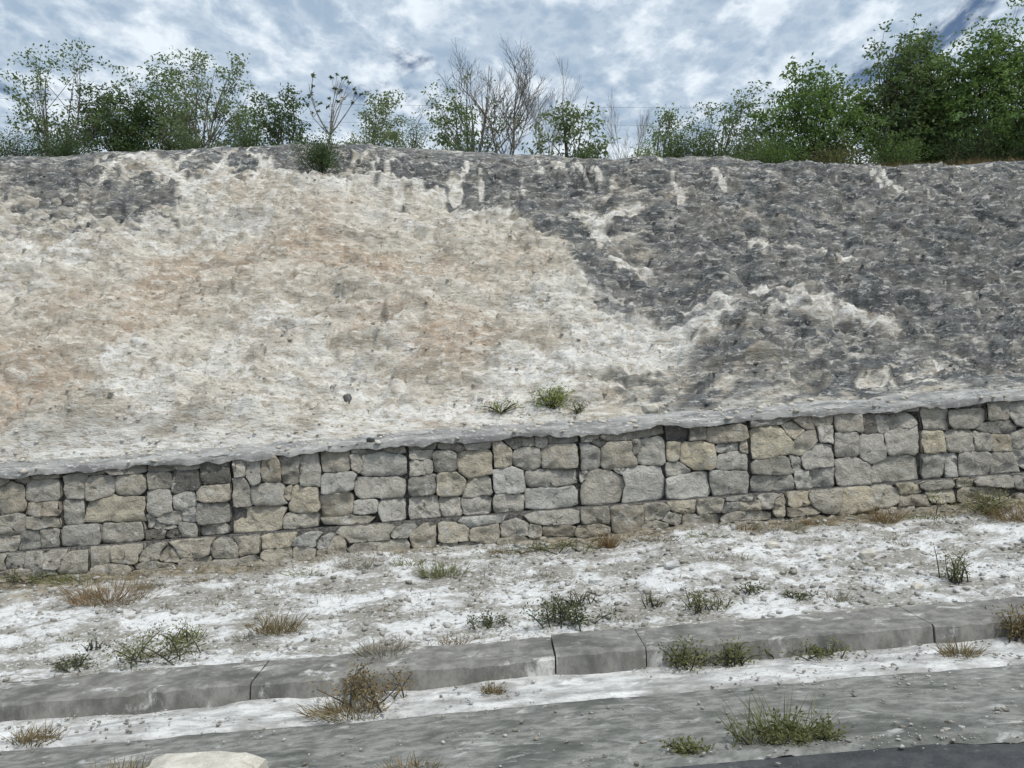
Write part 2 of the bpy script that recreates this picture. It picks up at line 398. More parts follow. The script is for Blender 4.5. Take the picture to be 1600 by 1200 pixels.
g1, g2, idg = worley(warpx * 2.2 + 7, warps * 4.5, 49); pits = np.clip(1 - g1 / (0.10 + 0.15 * idg), 0, 1) * (idg > 0.6)
jx = X + 0.35 * S + 0.09 * fbm(X * 4, S * 7, None, 3, 55); js = S + 0.05 * fbm(X * 4 + 4, S * 7, None, 3, 56)
_, _, c1 = worley(jx * 1.5, js * 3.4, 57); _, _, c2 = worley(jx * 3.6 + 3, js * 8.5, 58); _, _, c3 = worley(jx * 8.5 + 5, js * 17, 59)   # broken blocks, plates and chips
gully = 1 - np.abs(fbm(X * 0.9 - 0.35 * S, S * 0.22, None, 3, 66)) * 3
ledge = 1 - np.abs(fbm(X * 0.45, S * 1.7, None, 4, 67)) * 2.6
disp = -0.10 * pits + 0.42 * big + 0.10 * med - 0.10 * np.clip(gully, 0, 1) + 0.11 * np.clip(ledge, -.6, 1) + 0.065 * c1 + 0.075 * c2 + 0.062 * c3 + 0.03 * lumps + 0.045 * fine + 0.014 * grit + 0.045 * np.clip(ridge, -1, 1) * (0.5 + D0) + 0.10 * fl - 0.12
edge = np.clip(T / 0.05, 0.15, 1) * np.clip((1.04 - T) / 0.32, 0.14, 1)
disp = disp * edge
P = np.stack([X + 0.05 * fbm(X * 5, S * 5, None, 2, 91), Y - 0.62 * disp, Z + 0.78 * disp], -1)
me = grid("rock_face", P)
mix = D0 + 0.26 * fbm(X * 1.3, S * 2.4, None, 4, 101) + 0.42 * fbm(X * 4.5, S * 11, None, 4, 105) - 0.35 * flute * (np.sin(X * 26 + 2.5 * fbm(X * 2, S * .5, None, 2, 88)))
# fresh chalky scars where the crust has fallen away: the run of each and its half width (m)
SCARS = [([(205, 252), (250, 270), (300, 305), (335, 345)], .16), ([(120, 425), (200, 400), (330, 370), (420, 360)], .12), ([(0, 445), (60, 430), (140, 405)], .2),
         ([(480, 300), (560, 292), (650, 298), (700, 310)], .15), ([(640, 350), (720, 345), (800, 340)], .10), ([(905, 335), (945, 345), (985, 335)], .16), ([(920, 330), (935, 385)], .12),
         ([(890, 470), (905, 505), (950, 540), (1020, 520), (1130, 488)], .13), ([(960, 415), (1005, 420)], .09), ([(1180, 452), (1215, 455), (1240, 470), (1320, 480), (1400, 500)], .11),
         ([(860, 560), (900, 545), (1000, 555)], .2), ([(700, 640), (760, 610), (880, 600)], .2), ([(450, 600), (520, 580), (620, 600)], .22), ([(1150, 380), (1240, 400), (1330, 410)], .07),
         ([(400, 250), (440, 285), (500, 300)], .12), ([(10, 265), (60, 262)], .14), ([(1350, 590), (1480, 560)], .08)]
scar = np.zeros_like(X); wX = X + 0.10 * fbm(X * 3, S * 3, None, 3, 191) + 0.05 * fbm(X * 11, S * 14, None, 2, 193); wS = S + 0.12 * fbm(X * 3 + 8, S * 2, None, 3, 192) + 0.12 * vnoise(X * 7, S * .6, None, 194)
for pts, hw in SCARS:
    q = [rock_at(*p_) for p_ in pts]; q = [(a, c_ * 8.8) for a, c_ in q]
    for (ax, as_), (bx_, bs) in zip(q[:-1], q[1:]):
        L2 = (bx_ - ax) ** 2 + (bs - as_) ** 2; k = np.clip(((wX - ax) * (bx_ - ax) + (wS - as_) * (bs - as_)) / L2, 0, 1)
        scar = np.maximum(scar, np.clip(1.5 - np.hypot(wX - ax - k * (bx_ - ax), wS - as_ - k * (bs - as_)) / hw, 0, 1))
scar *= np.clip(0.80 + 1.4 * fbm(X * 4, S * 9, None, 3, 195), 0, 1)
white = ss(survey(WHITE, X + 0.35 * fbm(X * 1.2, S * 1.2, None, 3, 121), Tc) + 0.5 * fbm(X * 1.6, S * 2.8, None, 4, 123), 0.34, 0.75)
streak = ss(vnoise(X * 6.5 + .3 * S, S * .45, None, 196) + .5 * vnoise(X * 15, S * .9, None, 197), .05, .6) * np.clip((Tc - .45) * 5, 0, 1) * (1 - ss(D0, .3, .6))
hang = ss(vnoise(X * 7 + .2 * S, S * .4, None, 198) + .4 * vnoise(X * 17, S * .8, None, 199), .25, .7) * ss(fbm(X * .6, S * .9, None, 2, 200), -.05, .35) * ss(Tc, .45, .6) * (1 - ss(Tc, .86, .95))
white = np.maximum(np.maximum(white, scar), .9 * streak); scar = np.maximum(scar, .75 * hang); white = np.maximum(white, .8 * hang)
A_dark = ss(mix - 0.20 * white - 0.75 * scar, 0.28, 0.66) * (.80 + .2 * np.clip(2 * fbm(X * 3, S * 6, None, 4, 107) + .4, -.6, .8))
attr(me, "dark", A_dark)
A_pink = ss(survey(PINK, X + 0.3 * fbm(X, S, None, 3, 111), Tc) + 0.45 * fbm(X * 1.2, S * 2.0, None, 4, 113), 0.27, 0.72)
attr(me, "pink", A_pink)
attr(me, "white", white)
rock = tag(link("rock_face", me, m_rock, None, False), kind="structure")
def rock_point(x, t):
    j = int(np.argmin(np.abs(xs - x))); i = int(np.argmin(np.abs(ts - t))); return Vector(P_rock[i, j])
P_rock = P

# ------------------------------------------------------------------ the marl bank, the drain and its kerb
bx = np.concatenate([np.arange(-30, -8.5, .4), np.arange(-8.5, 9.0, .028), np.arange(9.0, 30.1, .4)]); by = np.concatenate([np.linspace(6.98, 9.62, 96)])
X, Y = np.meshgrid(bx, by); Zb = bank_z(X, Y)
Pb = np.stack([X, Y, Zb], -1); me = grid("bank", Pb)
near_wall = np.exp(-((Y - 9.5) / 0.38) ** 2)
soil = ss(near_wall * 0.75 + 0.6 * fbm(X * 0.8, Y * 1.6, None, 4, 131) + 0.3 * fbm(X * 4, Y * 6, None, 3, 133), 0.35, 0.8)
attr(me, "soil", soil)
tag(link("bank", me, m_bank, None, True), kind="structure")

# loose gravel over the bank: uncountable
ico = bmesh.new(); bmesh.ops.create_icosphere(ico, subdivisions=1, radius=1.0)
iv = np.array([v.co[:] for v in ico.verts]); itri = np.array([[v.index for v in f.verts] for f in ico.faces]); ico.free()
def rubble(name, pts, s, mt, seed, attrs, parent=None, flat=0.6):
    """many small broken stones as one mesh: uncountable"""
    r = np.random.default_rng(seed); n = len(pts)
    jit = 1 + 0.38 * (r.random((n, len(iv), 1)) - 0.5) * 2
    a = r.uniform(0, 6.28, n); ca, sa = np.cos(a)[:, None], np.sin(a)[:, None]
    q = iv[None] * jit * s[:, None, None] * np.stack([1 + .5 * r.random(n), .6 + .4 * r.random(n), flat * (.7 + .6 * r.random(n))], -1)[:, None, :]
    V = np.stack([q[..., 0] * ca - q[..., 1] * sa, q[..., 0] * sa + q[..., 1] * ca, q[..., 2]], -1) + pts[:, None, :]
    F = (itri[None] + (np.arange(n) * len(iv))[:, None, None]).reshape(-1, 3); m = len(F)
    me = bpy.data.meshes.new(name); V = V.reshape(-1, 3)
    me.vertices.add(len(V)); me.vertices.foreach_set("co", V.astype(np.float32).ravel())
    me.loops.add(m * 3); me.loops.foreach_set("vertex_index", F.astype(np.int32).ravel())
    me.polygons.add(m); me.polygons.foreach_set("loop_start", np.arange(m, dtype=np.int32) * 3); me.update(calc_edges=True)
    for k, v in attrs.items(): attr(me, k, np.repeat(v, len(iv)))
    return link(name, me, mt, parent)
rg = np.random.default_rng(5); n = 6500; x = rg.uniform(-8.4, 8.8, n); y = rg.uniform(7.1, 9.5, n); s = .008 + .034 * rg.random(n) ** 3.5
tag(rubble("gravel", np.stack([x, y, bank_z(x, y) + s * .1], -1), s, m_bank, 6, {"soil": rg.random(n) * .5}), "loose white and grey gravel strewn over the marl bank below the stone wall", "gravel", kind="stuff")
# broken rock lying on the cut face
n = 5000; ii = (rg.random(n) ** 1.5 * 270).astype(int) + 6; jj = rg.integers(np.searchsorted(xs, -11), np.searchsorted(xs, 12), n); s = .008 + .028 * rg.random(n) ** 4
tag(rubble("scree", P_rock[ii, jj] + np.array([0, 0, .004]), s, m_rock, 8, {k: v[ii, jj] for k, v in (("dark", A_dark), ("pink", A_pink), ("white", white))}), "broken limestone chips lying over the cut rock face", "scree", kind="stuff")

# apron of the drain, silt in its channel
xs_a = np.concatenate([np.arange(-30, -7.6, .5), np.arange(-7.6, 8.0, .05), np.arange(8.0, 30.1, .5)])
ya = np.linspace(4.24, 6.06, 54); X, Y = np.meshgrid(xs_a, ya)
Za = np.interp(Y, [4.18, 4.36, 6.06], [-.012, .010, -.245]) + GRADE * X + 0.018 * fbm(X * 1.1, Y * 1.6, None, 3, 141) + 0.007 * fbm(X * 9, Y * 9, None, 2, 143)
Za[-1] -= 0.15
tag(link("drain_apron", grid("drain_apron", np.stack([X, Y + np.exp(-((Y - 4.24) / .2) ** 2) * (0.09 * fbm(X * 1.3, X * 0, None, 3, 147) + .05 * fbm(X * 7, X * 0, None, 3, 148)), Za], -1)), m_apron, None, True), kind="structure")
ya = np.linspace(5.97, 6.66, 26); X, Y = np.meshgrid(xs_a, ya)
ed = 6.02 + 0.05 * fbm(X * 0.5, X * 0, None, 3, 151) + 0.02 * fbm(X * 3, X * 0, None, 2, 152)
Zs = np.interp(Y - (ed - 6.02), [5.9, 6.0, 6.05, 6.40, 6.52, 6.8], [-.40, -.30, -.212, -.205, -.19, -.18]) + GRADE * X + 0.028 * fbm(X * 2.2, Y * 4, None, 4, 153) * np.clip((Y - 6.05) * 8, 0, 1)
me = grid("drain_silt", np.stack([X, Y, Zs], -1))
tag(link("drain_silt", me, m_silt, None, True), kind="structure")
def drain_z(x, y):
    return np.interp(y, [4.4, 6.04, 6.08, 6.52], [0.0, -.235, -.205, -.19]) + GRADE * np.asarray(x)

n = 5200; x = rg.uniform(-6.5, 7, n); u = rg.random(n); y = np.where(u < .35, rg.normal(4.36, .09, n), np.where(u < .7, rg.uniform(6.04, 6.5, n), rg.uniform(4.5, 6.0, n)))
y = np.clip(y, 4.12, 6.5); ok = fbm(x * 1.4, y * 2.5, None, 3, 155) + rg.normal(0, .25, n) > .0; x, y = x[ok], y[ok]; s = .004 + .014 * rg.random(len(x)) ** 3.5
tag(rubble("grit", np.stack([x, y, drain_z(x, y) + .012], -1), s, m_bank, 10, {"soil": rg.random(len(x)) * .8}), "fine grit and pebbles washed over the drain and the road edge", "grit", kind="stuff")
kerb = empty("kerb", (0, 6.6, 0)); tag(kerb, kind="structure")
cuts = [-14.0, -11.4, -8.9, -6.6, -4.25, -1.9, 0.52, 1.25, 3.6, 6.1, 8.6, 11.1, 14.0]
r = random.Random(4)
for i in range(len(cuts) - 1):
    x0, x1 = cuts[i] + .006, cuts[i + 1] - .006
    dz = r.uniform(-.012, .012); dy = r.uniform(-.012, .012)
    ledge = 0.20 if x0 < -4 else (0.05 if i == 6 else r.uniform(0.30, 0.36))     # sloping shoulder in front of the top
    fh = -.055 if i != 6 else -.03
    n = max(4, int((x1 - x0) / .05)); xx = np.linspace(x0, x1, n)
    lift = .03 if i == 6 else 0.0
    prof = [(6.495 + dy, -.42), (6.505 + dy, -.20), (6.522 + dy, -.068 + dz + lift), (6.545 + dy, -.05 + dz + lift), (6.80 + dy, -.042 + dz + lift), (7.06, -.03 + dz + lift), (7.12, -.06 + dz), (7.12, -.42)]
    Pk = np.zeros((len(prof), n, 3))
    for j, (yy, zz) in enumerate(prof):
        rough = (0.014 * fbm(xx * 3, xx * 0 + j * 1.3 + i, None, 4, 161) + 0.009 * vnoise(xx * 14, xx * 0 + j, None, 163)) * np.clip(np.minimum(xx - x0, x1 - xx) / .15, .2, 1)
        Pk[j, :, 0] = xx; Pk[j, :, 1] = yy + rough - 6.6; Pk[j, :, 2] = zz + GRADE * xx + 0.8 * rough
    k, m_ = len(prof), n; Vk = Pk.reshape(-1, 3); Fk = []
    for a in range(k - 1):
        for c in range(m_ - 1): Fk.append((a * m_ + c, a * m_ + c + 1, (a + 1) * m_ + c + 1, (a + 1) * m_ + c))
    Fk.append(tuple(a * m_ for a in range(k))); Fk.append(tuple(a * m_ + m_ - 1 for a in reversed(range(k))))
    me = mesh("kerb_block", Vk, Fk)
    link("kerb_block", me, m_kerb, kerb)

# ------------------------------------------------------------------ the stone retaining wall: baskets of stones on a footing course
MAINS = """-5.69 1.61 0.11 0.14 d | -5.52 1.59 0.23 0.12 d | -5.60 1.41 0.29 0.38 o | -5.25 1.45 0.41 0.26 g | -5.21 1.66 0.35 0.12 d | -5.24 1.24 0.40 0.17 o | -5.60 1.08 0.26 0.24
g | -5.26 1.09 0.41 0.12 c | -5.62 0.88 0.23 0.14 c | -5.36 0.87 0.26 0.23 d | -5.17 0.87 0.25 0.24 g | -4.88 1.49 0.28 0.31 g | -4.61 1.42 0.29 0.28 g | -4.80 1.67 0.46
0.08 d | -4.28 1.63 0.40 0.10 d | -4.26 1.44 0.27 0.24 c | -4.90 1.18 0.24 0.26 g | -4.43 1.17 0.66 0.28 y | -4.78 0.87 0.47 0.29 g | -4.31 0.86 0.46 0.28 g | -3.94 1.47
0.35 0.17 o | -3.92 1.61 0.34 0.09 d | -3.59 1.44 0.31 0.24 D | -3.59 1.64 0.24 0.11 g | -3.26 1.51 0.35 0.26 D | -3.92 1.22 0.35 0.26 l | -3.60 1.21 0.23 0.19 l | -3.25
1.27 0.32 0.19 c | -3.77 1.02 0.15 0.12 l | -4.03 1.02 0.11 0.15 l | -3.53 1.04 0.14 0.15 w | -3.26 1.02 0.37 0.27 d | -3.93 0.81 0.28 0.21 D | -3.69 0.78 0.20 0.18 D |
-3.53 0.83 0.21 0.24 g | -3.24 0.79 0.35 0.26 l | -3.86 0.92 0.18 0.06 l | -2.99 1.55 0.19 0.22 l | -2.81 1.48 0.17 0.29 l | -2.96 1.26 0.23 0.34 g | -2.63 1.21 0.41 0.24
g | -2.59 1.47 0.24 0.24 o | -2.37 1.47 0.20 0.26 d | -2.15 1.44 0.21 0.31 g | -2.20 1.10 0.31 0.28 y | -2.74 0.90 0.63 0.32 y | -2.26 0.84 0.47 0.26 c | -2.42 1.20 0.11
0.12 c | -1.83 1.53 0.35 0.31 o | -1.58 1.52 0.12 0.18 g | -1.27 1.46 0.47 0.28 l | -1.13 1.60 0.23 0.09 c | -1.46 1.64 0.31 0.09 d | -1.82 1.29 0.41 0.24 l | -1.31 1.19
0.58 0.26 l | -1.82 1.02 0.37 0.29 c | -1.48 0.98 0.28 0.20 l | -1.17 0.88 0.34 0.28 l | -1.68 0.79 0.72 0.23 c | -1.28 0.72 0.23 0.09 g | -0.84 1.54 0.32 0.12 g | -0.84
1.39 0.31 0.20 l | -0.56 1.44 0.29 0.26 d | -0.80 1.16 0.32 0.24 d | -0.47 1.17 0.32 0.24 y | -0.19 1.38 0.37 0.31 y | -0.15 1.11 0.29 0.23 g | -0.78 0.88 0.37 0.31 l |
-0.48 0.87 0.26 0.28 l | -0.17 0.85 0.32 0.28 l | -0.85 1.64 0.34 0.09 d | -0.45 1.60 0.34 0.11 d | -0.17 1.61 0.31 0.11 g | 0.12 1.44 0.26 0.29 y | 0.43 1.40 0.29 0.27 g
| 0.81 1.40 0.41 0.32 c | 0.21 1.15 0.38 0.31 w | 0.71 1.12 0.61 0.24 g | 0.21 0.84 0.37 0.28 l | 0.72 0.89 0.63 0.34 w | 0.29 1.62 0.18 0.14 d | 0.44 1.62 0.14 0.14 o |
0.60 1.59 0.14 0.11 l | 0.84 1.62 0.32 0.15 d | 1.18 1.35 0.26 0.34 b | 1.51 1.36 0.38 0.34 c | 1.18 1.65 0.26 0.15 g | 1.63 1.62 0.57 0.17 d | 1.32 1.53 0.18 0.09 g |
1.90 1.38 0.27 0.29 l | 1.75 1.44 0.11 0.15 d | 1.35 1.00 0.47 0.38 g | 1.12 1.14 0.15 0.12 l | 1.55 1.17 0.18 0.11 l | 1.80 0.98 0.47 0.41 w | 2.15 1.61 0.43 0.21 D |
2.15 1.36 0.20 0.23 y | 2.48 1.28 0.41 0.31 Y | 2.81 1.52 0.41 0.21 o | 2.50 1.58 0.18 0.21 d | 2.86 1.35 0.24 0.11 l | 3.05 1.32 0.12 0.15 c | 2.93 1.18 0.34 0.22 l |
2.23 1.14 0.35 0.18 l | 2.33 0.91 0.55 0.31 w | 2.87 0.92 0.47 0.26 g | 2.81 1.68 0.38 0.08 d | 3.37 1.37 0.47 0.37 Y | 3.40 1.63 0.44 0.11 d | 3.61 1.48 0.29 0.21 y |
3.77 1.57 0.21 0.14 c | 4.00 1.61 0.28 0.17 y | 4.05 1.40 0.17 0.20 w | 3.78 1.32 0.26 0.23 c | 3.93 1.14 0.37 0.31 l | 3.39 1.06 0.44 0.23 d | 3.68 1.09 0.11 0.15 l |
3.39 0.89 0.46 0.20 g | 3.74 0.90 0.20 0.21 l | 4.00 0.91 0.31 0.21 l | 4.33 1.57 0.31 0.32 g | 4.58 1.51 0.17 0.23 D | 4.73 1.51 0.15 0.20 g | 4.93 1.53 0.23 0.18 l |
4.86 1.67 0.46 0.12 d | 4.31 1.28 0.26 0.29 l | 4.60 1.19 0.28 0.32 l | 4.94 1.24 0.34 0.31 w | 4.36 0.93 0.38 0.34 g | 4.83 0.94 0.47 0.31 g | 5.32 1.52 0.46 0.32 g |
5.30 1.25 0.35 0.28 Y | 5.77 1.50 0.50 0.21 g | 5.81 1.68 0.34 0.17 g | 6.16 1.54 0.28 0.23 d | 5.69 1.19 0.34 0.23 g | 5.95 1.18 0.18 0.24 g | 6.15 1.34 0.38 0.12 d |
6.20 1.14 0.26 0.23 o | 5.32 0.97 0.35 0.24 g | 5.56 0.98 0.14 0.24 l | 5.83 0.94 0.41 0.23 g | 6.22 0.94 0.31 0.23 g | 6.42 1.49 0.20 0.26 g | 6.41 1.16 0.17 0.20 g |
6.43 0.97 0.23 0.18 l | 5.37 1.69 0.38 0.08 d"""
FOOTS = """-5.51 0.65 0.20 0.12 g | -5.29 0.63 0.23 0.15 l | -5.07 0.63 0.23 0.17 g | -4.82 0.59 0.31 0.15 c | -4.55 0.62 0.26 0.14 c | -4.24 0.62 0.34 0.14 c | -5.68 0.65 0.15 0.14
o | -5.16 0.49 0.23 0.12 g | -4.39 0.47 0.38 0.15 o | -5.49 0.50 0.31 0.12 o | -3.95 0.61 0.26 0.12 c | -3.73 0.58 0.20 0.14 o | -3.47 0.62 0.34 0.12 c | -3.41 0.49 0.31
0.15 o | -3.09 0.60 0.28 0.14 c | -2.82 0.61 0.26 0.15 c | -2.99 0.40 0.60 0.21 c | -3.87 0.46 0.38 0.15 o | -2.48 0.63 0.34 0.09 y | -2.48 0.44 0.37 0.26 y | -2.17 0.46
0.26 0.23 c | -2.17 0.62 0.28 0.09 w | -1.94 0.60 0.17 0.11 w | -1.79 0.49 0.20 0.26 c | -1.46 0.63 0.41 0.11 c | -1.31 0.46 0.69 0.20 c | -1.97 0.44 0.15 0.20 o | -1.03
0.63 0.20 0.08 g | -0.78 0.54 0.31 0.24 c | -0.44 0.58 0.29 0.20 y | -0.08 0.55 0.32 0.21 c | -0.13 0.67 0.24 0.06 w | 0.30 0.56 0.29 0.14 l | 0.51 0.55 0.15 0.15 c |
0.25 0.44 0.38 0.11 o | -0.51 0.42 0.31 0.11 o | 0.77 0.66 0.46 0.14 g | 1.24 0.66 0.31 0.15 d | 0.78 0.53 0.38 0.12 o | 1.17 0.51 0.31 0.12 o | 1.62 0.59 0.32 0.32 o |
1.94 0.62 0.26 0.15 c | 2.13 0.56 0.23 0.11 c | 2.29 0.67 0.26 0.14 y | 2.58 0.67 0.26 0.15 c | 1.93 0.48 0.31 0.11 o | 2.47 0.53 0.38 0.12 o | 2.97 0.75 0.28 0.09 g |
3.07 0.64 0.26 0.12 c | 2.84 0.64 0.20 0.12 g | 3.29 0.68 0.17 0.12 l | 3.45 0.61 0.15 0.17 y | 3.01 0.53 0.46 0.11 o | 3.68 0.66 0.21 0.17 y | 3.99 0.63 0.34 0.21 c |
4.35 0.60 0.35 0.23 y | 4.72 0.62 0.32 0.18 c | 5.00 0.68 0.26 0.12 Y | 3.71 0.52 0.31 0.11 o | 5.30 0.75 0.41 0.15 g | 5.66 0.73 0.20 0.12 y | 6.05 0.73 0.50 0.15 g |
5.38 0.59 0.31 0.09 y | 5.03 0.56 0.31 0.11 o | 5.81 0.59 0.46 0.12 o | 6.37 0.73 0.23 0.15 g"""
TONE = {"d": (.44, .42, .37), "D": (.25, .24, .215), "g": (.60, .575, .51), "l": (.68, .655, .59), "w": (.74, .72, .66),
        "c": (.67, .62, .52), "y": (.70, .635, .50), "Y": (.73, .66, .505), "o": (.56, .51, .42), "b": (.58, .57, .53)}  # dark tones along the top row paint in the shadow under the cap
def parse(s):
    out = []
    for q in s.split("|"):
        a = q.split(); out.append([float(v) for v in a[:4]] + [a[4]])
    return out
def filler(x0, x1, h0, h1, seed, hs):               # courses of stones for baskets beyond the photograph
    r = random.Random(seed); out = []; h = h0
    while h < h1 - .08:
        ch = min(r.uniform(*hs), h1 - h); x = x0
        if h1 - h - ch < .1: ch = h1 - h
        while x < x1 - .03:
            ww = min(r.uniform(.2, .48), x1 - x)
            if x1 - x - ww < .12: ww = x1 - x
            out.append([x + ww / 2, h + ch / 2 + r.uniform(-.02, .02), ww, ch, r.choice("gglldcoyw")]); x += ww
        h += ch
    return out
wall = empty("retaining_wall", (0, WALL_Y, 0))
tag(wall, "long dry stone retaining wall of grey and cream limestone under the cut rock face", "wall", kind="thing")
def stone_mesh(cx, ch, w_, h_, lab, gx0, gh0, res, k, seed, thick):
    """one stone: a star-shaped outline found in the label map, given rounded, uneven volume"""
    r = np.random.default_rng(seed); nr = 26; ang = np.linspace(0, 2 * math.pi, nr, endpoint=False) + r.uniform(0, .3)
    rad = np.zeros(nr)
    for q, a in enumerate(ang):
        s = np.arange(0, 0.8, res * 0.5); xi = np.round((cx + s * math.cos(a) - gx0) / res).astype(int); hi = np.round((ch + s * math.sin(a) - gh0) / res).astype(int)
        ok = (xi >= 0) & (hi >= 0) & (xi < lab.shape[1]) & (hi < lab.shape[0]); good = np.zeros(len(s), bool)
        good[ok] = lab[hi[ok], xi[ok]] == k
        e = int(np.argmin(good)) if not good.all() else len(s) - 1
        rad[q] = s[e]
    rad = np.maximum(rad, 0.02); sm = 0.5 * (np.roll(rad, 1) + np.roll(rad, -1)); rad = np.minimum(rad, sm * 1.4)
    rad = np.maximum(rad - r.uniform(-.001, .004), rad * 0.85) * (1 + r.uniform(-.03, .015, nr))
    ca, sa = np.cos(ang), np.sin(ang); V = []; sz = min(w_, h_)
    bulge = r.uniform(.0, .014) * min(1, sz / .25); tx, tz = r.uniform(-.14, .14, 2); ox, oz = r.uniform(0, 50, 2)
    def depth(x, z, rim):                           # broken face: tilted, coarse facets and grain that run across the stone
        f1 = np.abs(fbm(x * 5 + ox, z * 6 + oz, None, 3, 5)); f2 = fbm(x * 17 + oz, z * 17 + ox, None, 2, 6)
        return tx * x + tz * z + .065 * f1 + .014 * f2 - bulge * (1 - rim ** 2.5) - .008
    for f, d in ((0.97, .14), (1.0, .028)):
        x, z = f * rad * ca, f * rad * sa; V += list(zip(x, (d + (tx * x + tz * z) * (d < .1)), z))
    rims = (0.998, 0.972, 0.84, 0.60, 0.34)
    for f in rims:
        jx, jz = (r.normal(0, .006, (2, nr)) if f < .9 else np.zeros((2, nr)))
        x, z = f * rad * ca + jx, f * rad * sa + jz; V += list(zip(x, depth(x, z, f) + (.007 if f > .99 else 0), z))
    V.append((0, float(depth(np.zeros(1), np.zeros(1), 0)[0]), 0)); F = [tuple((i, (i + 1) % nr, nr + (i + 1) % nr, nr + i)) for i in range(nr)]
    for q in range(2, 6):
        for i in range(nr):
            j = (i + 1) % nr; F.append((q * nr + i, q * nr + j, (q + 1) * nr + j, (q + 1) * nr + i))
    for i in range(nr): F.append((6 * nr + i, 6 * nr + (i + 1) % nr, 7 * nr))
    me = mesh("stone", V, F); me.polygons.foreach_set("use_smooth", np.ones(len(me.polygons), bool)); return me
def course(stones, joints, h0, h1, yfront, gap, name, seed):
    res = 0.008; gx0, gx1 = joints[0] - .05, joints[-1] + .05; nx = int((gx1 - gx0) / res); nh = int((h1 - h0) / res)
    XX, HH = np.meshgrid(gx0 + np.arange(nx) * res, h0 + np.arange(nh) * res)
    Xw = XX + .034 * fbm(XX * 5, HH * 5, None, 3, seed); Hw = HH + .028 * fbm(XX * 4 + 3, HH * 4, None, 3, seed + 9)
    jb = np.searchsorted(joints, XX); best = np.full(XX.shape, 1e9); lab = np.full(XX.shape, -1)
    for k, (cx, ch, w_, h_, tn) in enumerate(stones):
        i0, i1 = max(0, int((cx - .75 - gx0) / res)), min(nx, int((cx + .75 - gx0) / res))
        if i1 <= i0: continue
        s_ = np.s_[:, i0:i1]
        q = ((np.abs(Xw[s_] - cx) / (w_ / 2)) ** 5.0 + (np.abs(Hw[s_] - ch) / (h_ / 2)) ** 5.0) ** (1 / 5.0)
        # grow by distance rather than by proportion, so that small stones stay small
        q = (q - 1) * min(w_, h_) / 2
        q = np.where(jb[s_] == np.searchsorted(joints, cx), q, 9e8)
        m_ = q < best[s_]; best[s_] = np.where(m_, q, best[s_]); lab[s_] = np.where(m_, k, lab[s_])
    lab[best > .085] = -1
    for ji, jx in list(enumerate(joints))[1:-1]: lab[np.abs(XX + .012 * vnoise(HH * 9, XX * 0, None, seed + 5) - jx) < (gap if ji % 2 == 0 else gap * .35)] = -1
    lab[(HH < h0 + .012)] = -1
    for jn in range(len(joints) - 1):
        x0, x1 = joints[jn], joints[jn + 1]
        # packed core behind the stones
        n = 24; cxs = np.linspace(x0, x1, n); Pc = np.zeros((10, n, 3)); hh = np.linspace(h0, h1, 10)
        Pc[..., 0] = cxs; Pc[..., 1] = yfront - WALL_Y + .075 + .018 * fbm(cxs[None] * 9 + hh[:, None] * 0, hh[:, None] * 9 + cxs[None] * 0, None, 3, seed + 33)
        Pc[..., 2] = hh[:, None] + GRADE * cxs
        top = Pc[-1:].copy(); top[..., 1] = .62; bot = Pc[:1].copy(); bot[..., 1] = .62
        base = link(name, grid(name, np.concatenate([bot, Pc, top])), m_core, wall)
        for k, (cx, ch, w_, h_, tn) in enumerate(stones):
            if not (x0 <= cx < x1): continue
            xi, hi = int((cx - gx0) / res), int((ch - h0) / res)
            rr = random.Random(seed * 1000 + k)
            me = stone_mesh(cx, ch, w_, h_, lab, gx0, h0, res, k, seed * 1000 + k, .1)
            o = link("stone", me, m_stone, base, False)
            o.location = (cx, yfront - WALL_Y + rr.uniform(-.018, .022), ch + GRADE * cx)
            o.rotation_euler = (0, -math.atan(GRADE) * 0.9, 0)
            tcol = TONE[tn]; q = rr.uniform(.96, 1.12); wv = rr.uniform(-.008, .022)
            o.color = (tcol[0] * q + wv, tcol[1] * q, tcol[2] * q - wv, 1)
J = [-9.05, -8.05, -7.04, -6.04, -5.03, -4.05, -3.06, -2.02, -.99, .02, 1.05, 2.09, 3.11, 4.14, 5.19, 6.54, 7.55, 8.56, 9.57]
ms = parse(MAINS)
for a, b2 in zip(J[:-1], J[1:]):
    if b2 < -5.9: ms += filler(a + .02, b2 - .02, .79, 1.70, int(a * 100), (.2, .33))
    elif a > 6.5: ms += filler(a + .02, b2 - .02, .79, 1.70, int(a * 100), (.2, .33))
ms += filler(-6.02, -5.78, .79, 1.7, 77, (.2, .33))
course(ms, J, .765, 1.715, WALL_Y, .016, "wall_basket", 21)
JF = [-8.7, -6.65, -4.65, -2.68, -.62, 1.42, 3.51, 5.56, 7.6, 9.3]
fs = parse(FOOTS) + filler(-8.68, -6.67, .34, .75, 5, (.16, .24)) + filler(-6.63, -5.8, .34, .75, 6, (.16, .24)) + filler(6.52, 7.58, .34, .78, 7, (.16, .24)) + filler(7.62, 9.28, .34, .78, 8, (.16, .24))
low = []
r = random.Random(31); x = -5.7                    # the lowest stones, half buried
while x < 6.4:
    ww = r.uniform(.22, .45); low.append([x + ww / 2, r.uniform(.33, .38), ww, .16, r.choice("ooco")]); x += ww
course(fs + low, JF, .26, .775, WALL_Y - .10, .012, "footing_basket", 23)

